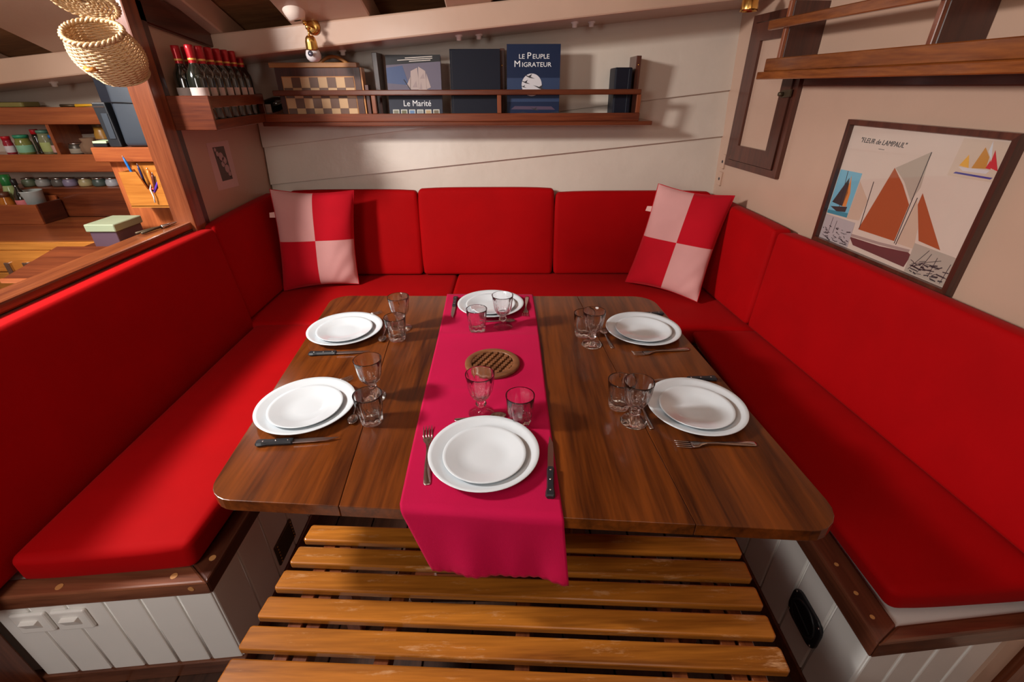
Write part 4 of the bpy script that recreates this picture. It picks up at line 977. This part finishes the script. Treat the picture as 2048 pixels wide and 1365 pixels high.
# ================================================================ LAMPS
lp = thing('wall_lamp', 'brass twin lamp with frosted shade above and opal bulb below on the white beam', 'lamp', (-.93, 2.60, 1.76))
rotx = Matrix.Rotation(R(90), 4, 'X')
link('backplate', lathe(None, [(0, 0), (.034, 0), (.032, .008), (.018, .012), (0, .013)], 24, Mx=rotx, loc=(-.925, 2.62, 1.752)), M['brass'], lp, True)
link('arm', tube(None, [(-.925, 2.61, 1.752), (-.925, 2.575, 1.755), (-.925, 2.555, 1.748)], .006, 8), M['brass'], lp, True)
link('knuckle', lathe(None, [(0, -.012), (.011, -.008), (.012, 0), (.011, .008), (0, .012)], 14, (-.925, 2.552, 1.745)), M['brass'], lp, True)
link('knuckle', lathe(None, [(0, -.010), (.008, -.008), (.009, 0), (.008, .008), (0, .010)], 14, (-.937, 2.552, 1.762)), M['brass'], lp, True)
link('stem', tube(None, [(-.925, 2.552, 1.738), (-.924, 2.545, 1.712)], .0045, 8), M['brass'], lp, True)
axis = Matrix.Translation((-.920, 2.54, 1.712)) @ Matrix.Rotation(R(12), 4, 'X') @ Matrix.Rotation(R(3), 4, 'Y')
b = lathe(None, [(0, 0), (.014, 0), (.021, -.008), (.025, -.022), (.027, -.05), (.028, -.054), (0, -.054)], 22, Mx=axis); link('lamp_socket', b, M['brass'], lp, True)
b = lathe(None, [(.020, -.052), (.030, -.060), (.0345, -.076), (.032, -.090), (.022, -.102), (0, -.106)], 24, Mx=axis); bu_ = link('bulb', b, M['bulb'], lp, True)
b = lathe(None, [(0, 0), (.012, 0), (.012, .002), (0, .003)], 18, Mx=Matrix.Translation((-.918, 2.506, 1.640)) @ Matrix.Rotation(R(85), 4, 'X')); link('bulb_crown', b, M['bulbdark'], bu_, True)
b = lathe(None, [(.016, 0), (.034, .004), (.046, .03), (.058, .075), (.072, .13), (.0705, .13), (.0565, .075), (.044, .03), (.032, .006)], 28, Mx=Matrix.Translation((-.960, 2.535, 1.768)) @ Matrix.Rotation(R(-10), 4, 'Y')); link('shade', b, M['frosted'], lp, True)
lp = thing('ceiling_spotlight', 'small brass cylinder spotlight hanging from the beam at the upper right', 'lamp', (1.07, 2.55, 1.85))
link('canopy', lathe(None, [(0, .05), (.03, .05), (.03, .04), (.012, .034), (.012, .0), (0, 0)], 20, (1.062, 2.52, 1.845)), M['brass'], lp, True)
link('body', lathe(None, [(0, .035), (.020, .034), (.026, .026), (.034, .018), (.037, -.020), (.037, -.028), (.034, -.028), (.032, -.01), (0, -.008)], 24, (1.058, 2.52, 1.822)), M['brass'], lp, True)

# ================================================================ BASKET
bk = thing('wicker_basket', 'small open wicker basket with a lifted lid hanging at the upper left', 'basket', (-1.12, 1.52, 1.55))
BM = Matrix.Translation((-1.150, 1.535, 1.642)) @ Matrix.Rotation(R(5), 4, 'Y') @ Matrix.Rotation(R(36), 4, 'X') @ Matrix.Diagonal((1, 1, .86, 1))
def bprof(z):   # z 0 rim .. -.15 bottom
    t_ = -z / .148; return .074 + .020 * math.sin(PI * min(1, t_ * 1.05)) - .008 * t_ ** 3
def bxy(a, r_): return (r_ * math.cos(a) * 1.02, r_ * math.sin(a) * (.80 if math.sin(a) < 0 else .62))
NR, NS = 30, 26
b = NB()
for i in range(NR):
    z = -.004 - i * .0049
    pts = []
    for k in range(104):
        a = 2 * PI * k / 104; r_ = bprof(z) + (.0022 * math.cos(a * NS / 2 * 1 + (PI if i % 2 else 0))); x_, y_ = bxy(a, r_); pts.append((x_, y_, z))
    b = tube(b, pts, .0023, 5, True)
bmesh.ops.transform(b, matrix=BM, verts=b.verts); link('woven_body', b, M['wicker'], bk, True)
b = NB()
for k in range(NS):
    a = 2 * PI * k / NS; pts = []
    for i in range(12):
        z = -.148 * i / 11; x_, y_ = bxy(a, bprof(z)); pts.append((x_, y_, z))
    b = tube(b, pts, .0020, 5)
bmesh.ops.transform(b, matrix=BM, verts=b.verts); link('stakes', b, M['wicker'], bk, True)
def braid(rad, z, r0=.0045, cnt=2):
    b = NB()
    for ph in range(cnt):
        pts = []
        for k in range(120):
            a = 2 * PI * k / 120; s_ = rad + .004 * math.cos(a * 17 + ph * PI); x_, y_ = bxy(a, s_); pts.append((x_, y_, z + .004 * math.sin(a * 17 + ph * PI)))
        b = tube(b, pts, r0, 6, True)
    return b
b = braid(.077, .002); bmesh.ops.transform(b, matrix=BM, verts=b.verts); link('braided_rim', b, M['wicker'], bk, True)
b = lathe(None, [(0, -.150), (.074, -.149), (.076, -.146), (0, -.146)], 32); bmesh.ops.scale(b, vec=(1, .72, 1), verts=b.verts); bmesh.ops.transform(b, matrix=BM, verts=b.verts); link('woven_bottom', b, M['wicker'], bk, True)
LM = BM @ Matrix.Translation((0, .050, .012)) @ Matrix.Rotation(R(102), 4, 'X')
b = NB()
for i in range(7): b = tube(b, [(*bxy(2 * PI * k / 60, .014 + i * .0098 + .0015 * math.cos(k)), .0016 * math.cos(k * 1.05 * 10 + i * PI)) for k in range(60)], .0042, 5, True)
for k in range(16): a = 2 * PI * k / 16; b = tube(b, [(*bxy(a, .008), 0), (*bxy(a, .078), 0)], .0024, 5)
bmesh.ops.translate(b, verts=b.verts, vec=(0, .055, 0)); bmesh.ops.transform(b, matrix=LM, verts=b.verts); link('lid', b, M['wicker'], bk, True)
b = braid(.080, 0); bmesh.ops.translate(b, verts=b.verts, vec=(0, .055, 0)); bmesh.ops.transform(b, matrix=LM, verts=b.verts); link('lid_rim', b, M['wicker'], bk, True)
b = NB()
for xx in (-.03, -.01, .01, .03):
    b = tube(b, [(xx, .040, .0), (xx, .058, .012), (xx, .060, .030)], .0035, 6)
bmesh.ops.transform(b, matrix=BM, verts=b.verts); link('hinge_binding', b, M['wicker'], bk, True)
b = tube(None, [(-.020, -.083, -.058), (-.010, -.093, -.058), (.012, -.094, -.052)], .0065, 8); bmesh.ops.transform(b, matrix=BM, verts=b.verts); link('toggle', b, M['orange'], bk, True)
b = tube(None, [(0, .055, .02), (.03, .10, .30), (.05, .15, .62)], .002, 5); bmesh.ops.transform(b, matrix=BM, verts=b.verts); link('hanging_cord', b, M['wicker'], bk, True)

# ================================================================ GALLEY
gs_ = thing('galley_shelf_unit', 'reddish wooden galley shelves with tall fronts holding jars and tins', 'shelf', (-2.6, 2.8, .85))
for z0, z1, x1 in ((1.336, 1.418, -1.9), (1.097, 1.188, -1.72)):
    link('front_board', box(None, -3.25, x1, 2.71, 2.728, z0, z1, .003), M['redwood'], gs_)
for z0, x1 in ((1.345, -1.9), (1.17, -1.6), (.995, -1.55)): link('shelf_board', box(None, -3.25, x1, 2.728, 2.925, z0, z0 + .014), M['redwood'], gs_)
link('front_board', box(None, -3.25, -1.50, 2.716, 2.732, .85, 1.008, .003), M['mahog'], gs_)
link('divider', hexa(None, [(-2.468, 2.715, 1.184), (-2.450, 2.715, 1.184), (-2.450, 2.92, 1.184), (-2.468, 2.92, 1.184), (-2.468, 2.715, 1.345), (-2.450, 2.715, 1.345), (-2.450, 2.92, 1.345), (-2.468, 2.92, 1.345)]), M['redwoodZ'], gs_)
link('back_panel', box(None, -2.45, -1.6, 2.90, 2.915, 1.184, 1.345), M['darkwood'], gs_)
ct = thing('galley_counter', 'glossy brown galley counter with a light wooden edge and drawer fronts', 'counter', (-2.4, 2.4, FZ))
link('worktop', box(None, -3.25, -1.48, 2.22, 2.716, .815, .850, .003), M['redwood'], ct)
link('light_edge', box(None, -3.25, -1.48, 2.195, 2.222, .815, .853, .003), M['orange'], ct)
link('drawer_front', box(None, -3.25, -1.48, 2.197, 2.215, .705, .813, .003), M['orange'], ct)
link('cabinet_front', box(None, -3.25, -1.48, 2.200, 2.215, FZ, .700, .003), M['orange'], ct)
for xx in (-2.49, -2.40): link('hinge', box(None, xx, xx + .028, 2.185, 2.198, .655, .755, .002), M['steel'], ct)
link('catch', lathe(None, [(0, 0), (.014, 0), (.012, .012), (0, .013)], 14, Mx=rotx, loc=(-2.36, 2.197, .745)), M['steel'], ct, True)
# jars on the middle shelf
def jar(nm, label, x_, y_, z_, r_, h, body, lid, cat='jar', liq=None, lidh=.014, grp=None):
    t = thing(nm, label, cat, (x_, y_, z_), grp)
    jb_ = link('body', lathe(None, [(0, 0), (r_ * .92, 0), (r_, .004), (r_, h * .72), (r_ * .86, h * .84), (r_ * .84, h), (0, h)], 18), body, t, True, True)
    if lid: link('lid', lathe(None, [(0, h), (r_ * .9, h), (r_ * .9, h + lidh), (r_ * .86, h + lidh + .001), (0, h + lidh + .001)], 18), lid, t, True, True)
    if liq: link('label_band', lathe(None, [(r_ + .0004, h * .12), (r_ + .0008, h * .14), (r_ + .0008, h * .55), (r_ + .0004, h * .57)], 18), liq, jb_, True, True)
    return t
ZS = 1.184
jg = 'jars and bottles on the middle galley shelf'
jar('jar', 'small jar of red sauce at the left end of the middle galley shelf', -2.775, 2.78, ZS, .022, .075, col('red_sauce', (.35, .02, .04), .2), col('red_lid', (.55, .01, .02), .4), liq=col('pale_label', (.7, .65, .7), .6))
jar('jar', 'jar with green lid and mint label on the middle galley shelf', -2.688, 2.78, ZS, .037, .082, col('pickle_green', (.22, .24, .06), .15), col('green_lid', (.03, .30, .16), .4), liq=col('mint_label', (.25, .55, .36), .6))
jar('sauce_bottle', 'slim dark bottle with red cap on the middle galley shelf', -2.622, 2.80, ZS, .020, .100, M['wineglass'], col('red_lid', (.55, .01, .02), .4), 'bottle', lidh=.022)
jar('jar', 'tall jar of coloured preserves beside the shelf divider', -2.565, 2.79, ZS, .034, .105, col('preserve', (.24, .25, .14), .2), col('grey_lid', (.10, .25, .18), .4), liq=col('leaf_label', (.40, .48, .18), .6))
jar('jar', 'jar with blue lid and pink label against the shelf divider', -2.500, 2.77, ZS, .026, .082, col('dark_preserve', (.08, .07, .05), .2), col('blue_lid', (.02, .16, .50), .4), liq=col('pink_label', (.62, .36, .32), .6))
jar('tin', 'dark tin with silver rim right of the shelf divider', -2.395, 2.77, ZS, .036, .052, col('dark_tin', (.07, .06, .05), .35, metal=.4), M['steel'], 'tin', liq=col('tin_label', (.30, .26, .2), .6), lidh=.004)
t = thing('cloth_pouch', 'crumpled brown cloth pouch on the middle galley shelf', 'pouch', (-2.32, 2.78, ZS))
b = lathe(None, [(0, 0), (.040, 0), (.050, .020), (.048, .045), (.034, .062), (.040, .080), (.034, .082), (.026, .064), (0, .060)], 24, mod=lambda a, k_, r_, z: 1 + .12 * math.sin(5 * a + k_) + .06 * math.sin(11 * a))
link('cloth', b, fabric('brown_cloth', (.22, .13, .08), sheen=.1), t, True, True)
jar('jar', 'short brown crock with yellow contents at the right of the middle galley shelf', -2.245, 2.80, ZS, .042, .135, col('amber_crock', (.36, .18, .03), .3), M['darkbrass'], liq=col('crock_dark', (.10, .05, .03), .5))
t = thing('paper_packet', 'white and green packet lying on the middle galley shelf', 'packet', (-2.17, 2.76, ZS))
link('packet', box(None, -2.24, -2.09, 2.73, 2.81, ZS, ZS + .028, .004), col('packet_green', (.42, .62, .28), .5), t); link('top_flap', box(None, -2.24, -2.10, 2.735, 2.80, ZS + .028, ZS + .040, .003), M['china'], t)
# tins on the lower shelf
tc_ = [('olive', (.12, .16, .10)), ('grey', (.28, .28, .27)), ('dark', (.09, .08, .07)), ('violet', (.20, .17, .26)), ('sand', (.34, .28, .14)), ('black', (.05, .07, .06)), ('silver', (.34, .35, .38))]
tl = ['leftmost', 'second from the left', 'third from the left', 'middle violet', 'sand coloured', 'black labelled', 'rightmost']
for i, (xx, (nm_, c_)) in enumerate(zip((-2.77, -2.69, -2.60, -2.535, -2.445, -2.365, -2.29), tc_)):
    jar('spice_tin', 'small %s spice tin on the lowest galley shelf, %s' % (nm_, tl[i] if i not in (3, 4, 5) else 'between its neighbours in the row'), xx, 2.79, 1.010, .034, .040, col('tin_' + nm_, c_, .35), M['steel'], 'tin', liq=col('tinlabel_' + nm_, tuple(min(1, v * 1.15) for v in c_), .6), lidh=.004, grp='spice tins on the lowest galley shelf')
# box with bottles on the counter
bx = thing('condiment_box', 'open reddish wooden box of bottles on the left of the galley counter', 'box', (-2.75, 2.62, .85))
link('front_panel', box(None, -3.05, -2.556, 2.545, 2.557, .850, .955, .002), M['redwood'], bx)
link('side_panel', box(None, -2.568, -2.556, 2.557, 2.705, .850, .955, .002), M['darkwoodY'], bx)
link('back_panel', box(None, -3.05, -2.568, 2.693, 2.705, .850, .975, .002), M['redwood'], bx)
link('bottom', box(None, -3.05, -2.568, 2.557, 2.693, .850, .858), M['redwood'], bx)
def bottle(label, x_, y_, prof, mat, cap, capp, lab_=None, lz=(0, 0)):
    t = thing('condiment_bottle', label, 'bottle', (x_, y_, .858))
    link('body', lathe(None, prof, 18), mat, t, True, True)
    link('cap', lathe(None, capp, 16), cap, t, True, True)
    if lab_: link('label_band', lathe(None, [(prof[2][0] + .0005, lz[0]), (prof[2][0] + .001, lz[0] + .001), (prof[2][0] + .001, lz[1]), (prof[2][0] + .0005, lz[1] + .001)], 18), lab_, t, True, True)
bottle('small dark sauce bottle with pink label in the wooden box', -2.665, 2.60, [(0, 0), (.028, 0), (.030, .004), (.030, .12), (.024, .145), (.010, .175), (.010, .21), (0, .21)], M['wineglass'], M['black'], [(.011, .19), (.013, .192), (.013, .222), (0, .223)], col('pink_stripe_label', (.62, .16, .18), .6), (.03, .115))
bottle('amber pepper bottle with brown cap in the wooden box', -2.745, 2.59, [(0, 0), (.030, 0), (.033, .004), (.033, .10), (.022, .13), (.022, .14), (0, .14)], col('amber', (.45, .15, .02), .15), col('brown_cap', (.12, .04, .02), .4), [(.024, .132), (.026, .134), (.026, .155), (0, .157)])
bottle('green topped bottle at the back of the wooden box', -2.76, 2.655, [(0, 0), (.030, 0), (.032, .004), (.032, .15), (.024, .18), (.020, .20), (0, .20)], col('pale_green_glass', (.35, .45, .20), .15), col('bright_green', (.015, .17, .04), .3), [(.024, .18), (.026, .182), (.024, .235), (0, .237)])
t = thing('plastic_tub', 'translucent bluish tub with beige rim in the wooden box', 'tub', (-2.628, 2.632, .860))
link('tub', lathe(None, [(0, 0), (.042, 0), (.050, .15), (.052, .155), (.049, .155), (.040, .004), (0, .004)], 28, loc=(-.005, 0, 0)), col('cloudy_plastic', (.45, .52, .52), .3), t, True, True)
# cabinet at the post: shelf board, upright, pencil box
cbn = thing('galley_cabinet', 'reddish wooden cabinet corner with a thick top board beside the post', 'cabinet', (-1.67, 2.3, .85))
link('top_board', box(None, -1.845, -1.502, 2.195, 2.50, 1.215, 1.276, .004), M['redwood'], cbn)
link('face_board', box(None, -1.815, -1.502, 2.235, 2.255, .852, 1.215, .002), M['redwoodZ'], cbn)
link('side_board', box(None, -1.815, -1.797, 2.255, 2.50, .852, 1.215, .002), M['redwoodZ'], cbn)
pb = thing('pencil_box', 'orange wooden wall box with a notched front holding pens and scissors', 'pen holder', (-1.59, 2.16, 1.035))
Op = Vector((-1.712, 2.135, 1.035))
link('front_panel', slab(None, [(0, 0), (.225, 0), (.232, .148), (.158, .148), (.150, .08), (.125, .055), (.100, .075), (.075, .148), (.0, .148)], Op, ex, ez, Vector((0, -1, 0)), -.008, 0), M['orange'], pb)
link('back_panel', box(None, -1.712, -1.480, 2.222, 2.232, 1.035, 1.208, .001), M['orange'], pb)
link('side_panel', box(None, -1.712, -1.704, 2.143, 2.222, 1.035, 1.183), M['orange'], pb)
link('side_panel', box(None, -1.488, -1.480, 2.143, 2.222, 1.035, 1.183), M['orange'], pb)
link('bottom_panel', box(None, -1.712, -1.480, 2.135, 2.222, 1.030, 1.038), M['orange'], pb)
def pen(label, p0, p1, r_, mat, nm='pen', cat='pen'):
    t = thing(nm, label, cat, p0); link('barrel', tube(None, [p0, Vector(p0).lerp(Vector(p1), .9), p1], [r_, r_, r_ * .4], 8), mat, t, True)
    link('tip', tube(None, [p1, Vector(p1) + (Vector(p1) - Vector(p0)).normalized() * .006], r_ * .35, 6), M['steel'], t, True)
pen('bright blue pen standing at the left of the orange pen holder', (-1.66, 2.18, 1.045), (-1.690, 2.165, 1.240), .0055, col('pen_blue', (.02, .18, .55), .3))
pen('dark blue pen beside the bright blue pen', (-1.65, 2.19, 1.045), (-1.655, 2.185, 1.205), .005, col('pen_navy', (.02, .03, .12), .3))
pen('orange marker in the middle of the pen holder', (-1.60, 2.17, 1.045), (-1.600, 2.16, 1.190), .009, col('pen_orange', (.75, .22, .03), .4))
pen('black marker leaning right in the pen holder', (-1.585, 2.165, 1.060), (-1.560, 2.15, 1.172), .008, M['blackpl'])
pen('second black marker leaning right in the pen holder', (-1.60, 2.155, 1.050), (-1.578, 2.15, 1.172), .007, col('pen_brown', (.12, .03, .02), .3))
pen('violet pen low in the notch of the pen holder', (-1.62, 2.15, 1.06), (-1.56, 2.148, 1.145), .005, col('pen_violet', (.10, .04, .45), .3))
t = thing('string', 'short white string hanging over the notch of the pen holder', 'string', (-1.59, 2.13, 1.06))
link('string', tube(None, [(-1.602, 2.15, 1.125), (-1.592, 2.124, 1.112), (-1.588, 2.1240, 1.08), (-1.592, 2.1240, 1.055)], .0032, 6), M['paper'], t, True)
t = thing('scissors', 'scissors with red handles in the notch of the pen holder', 'scissors', (-1.59, 2.16, 1.06))
for s_ in (-1, 1):
    cx_ = -1.585 + s_ * .016
    link('handle', tube(None, [(cx_ + .012 * math.cos(a), 2.150, 1.095 + .014 * math.sin(a)) for a in [2 * PI * k / 14 for k in range(14)]], .003, 6, True), col('scissor_red', (.6, .03, .04), .3), t, True)
    link('blade', box(None, cx_ - .004, cx_ + .004, 2.149, 2.151, 1.045, 1.08), M['steel'], t)
# bags and gadget on the cabinet board
t = thing('storage_bag', 'tall slate grey cloth bag with a folded seam standing on the cabinet board', 'bag', (-1.61, 2.25, 1.276))
b = cushion('storage_bag_body', [(-1.695, 2.205, 1.277), (-1.512, 2.205, 1.277), (-1.512, 2.33, 1.277), (-1.695, 2.33, 1.277), (-1.69, 2.21, 1.600), (-1.512, 2.21, 1.600), (-1.512, 2.32, 1.600), (-1.69, 2.32, 1.600)], None, .018, .004, M['slate'])
b.name = 'bag_body'; b.parent = t; b.matrix_parent_inverse = Matrix.Translation(-Vector((-1.61, 2.25, 1.276)))
link('seam', tube(None, [(-1.694, 2.202, 1.452), (-1.60, 2.199, 1.450), (-1.512, 2.202, 1.453)], .002, 6), M['black'], t, True)
t = thing('folder', 'dark navy folder standing behind the grey bag on the cabinet board', 'folder', (-1.72, 2.36, 1.276))
link('cover', box(None, -1.835, -1.68, 2.345, 2.352, 1.277, 1.625, .002), M['navy'], t); link('cover', box(None, -1.835, -1.68, 2.385, 2.392, 1.277, 1.625, .002), M['navy'], t)
link('leaves', box(None, -1.828, -1.688, 2.352, 2.385, 1.28, 1.615), M['slate'], t)
t = thing('hand_radio', 'black hand-held radio with a silver edge leaning by the grey bag', 'radio', (-1.74, 2.22, 1.276))
link('case', hexa(None, [(-1.760, 2.205, 1.277), (-1.708, 2.205, 1.277), (-1.708, 2.245, 1.277), (-1.760, 2.245, 1.277), (-1.772, 2.205, 1.452), (-1.715, 2.205, 1.452), (-1.715, 2.245, 1.452), (-1.772, 2.245, 1.452)], .005, 2), M['blackpl'], t)
link('top_strip', box(None, -1.770, -1.720, 2.2035, 2.206, 1.432, 1.438), M['steel'], t); link('screen_frame', box(None, -1.745, -1.718, 2.202, 2.206, 1.31, 1.41, .001), M['slate'], t)
t = thing('notepad', 'small notepad with a pale edge lying under the radio', 'notepad', (-1.78, 2.23, 1.276)); link('notepad_cover', box(None, -1.838, -1.775, 2.21, 2.28, 1.277, 1.292, .002), M['black'], t); link('pages', box(None, -1.836, -1.776, 2.212, 2.278, 1.292, 1.300), col('pale_green_paper', (.55, .72, .42), .6), t)
t = thing('yellow_brush', 'yellow and brown handled brush lying on the top galley shelf', 'brush', (-2.2, 2.74, 1.42))
link('handle', tube(None, [(-2.28, 2.735, 1.424), (-2.14, 2.735, 1.427)], [.008, .005], 8), col('yellow_paint', (.85, .45, .03), .3), t, True); link('ferrule', tube(None, [(-2.36, 2.735, 1.424), (-2.28, 2.735, 1.424)], .007, 8), M['darkbrass'], t, True)
t = thing('tray', 'flat olive tray on the top galley shelf at the left edge', 'tray', (-2.72, 2.76, 1.42)); link('tray_body', prism(None, rquad([(-2.95, 2.735), (-2.56, 2.735), (-2.56, 2.85), (-2.95, 2.85)], .015, 4), 1.418, 1.440, .004, 2), col('olive_tray', (.22, .18, .05), .5), t)
# clutter beside the rail
rs = thing('side_ledge', 'narrow brown wooden ledge just behind the left rail', 'shelf', (-1.7, 1.95, .87)); link('ledge_board', box(None, -1.93, -1.526, 1.90, 2.19, .862, .878, .002), M['mahog'], rs); link('ledge_panel', box(None, -1.93, -1.915, 1.9, 2.19, FZ, .862), M['mahogZ'], rs)
gb = thing('lidded_box', 'dark purple box with a pale green lid beside the left rail', 'box', (-1.72, 2.02, .879))
link('box_body', box(None, -1.83, -1.715, 2.0, 2.155, .879, .958, .002), col('purple_box', (.10, .055, .08), .5), gb); link('lid', box(None, -1.838, -1.708, 1.992, 2.163, .958, .990, .003), col('pale_green_lid', (.34, .40, .26), .5), gb)
t = thing('wood_block', 'light wooden block lying right of the green lidded box', 'block', (-1.66, 1.97, .879)); link('block', box(None, -1.70, -1.600, 1.93, 2.02, .879, .918, .004), M['honey'], t)
t = thing('wallet', 'dark brown wallet near the foot of the post', 'wallet', (-1.58, 2.03, .879)); link('cover', box(None, -1.60, -1.535, 1.97, 2.06, .979 - .10, .930, .003), M['darkbrass'], t); link('strap', box(None, -1.570, -1.560, 1.968, 2.062, .930, .932), M['black'], t)
t = thing('pliers', 'metal pliers lying on the rail at the foot of the post', 'pliers', (-1.47, 1.95, .983))
for s_ in (-1, 1): link('handle', tube(None, [(-1.505 + s_ * .012, 1.86, .989), (-1.49 + s_ * .005, 1.93, .990), (-1.475, 1.96, .990)], .005, 6), M['darkbrass'], t, True)
link('jaw', tube(None, [(-1.475, 1.955, .990), (-1.462, 2.03, .990)], [.009, .004], 6), M['steel'], t, True)
t = thing('folded_flap', 'brown wooden flap leaning inside the galley below the rail', 'board', (-1.75, 1.75, .85)); link('flap', hexa(None, [(-1.93, 1.66, .86), (-1.60, 1.66, .86), (-1.60, 1.86, .925), (-1.86, 1.86, .925), (-1.93, 1.66, .872), (-1.60, 1.66, .872), (-1.60, 1.86, .937), (-1.86, 1.86, .937)], .002), M['mahog'], t); link('edge_strip', box(None, -1.93, -1.60, 1.652, 1.660, .858, .874), M['redwood'], t)
for p in ('stove', ):
    t = thing('sink_basin', 'white sink corner seen behind the left rail', 'sink', (-2.1, 1.5, .70)); link('basin', prism(None, rquad([(-2.35, 1.30), (-1.75, 1.30), (-1.75, 1.66), (-2.35, 1.66)], .04, 4), .70, .72, .004, 2), M['china'], t); link('tap', tube(None, [(-2.25, 1.62, .72), (-2.25, 1.62, .84), (-2.22, 1.56, .86), (-2.2, 1.50, .83)], .012, 10), M['steel'], t, True)
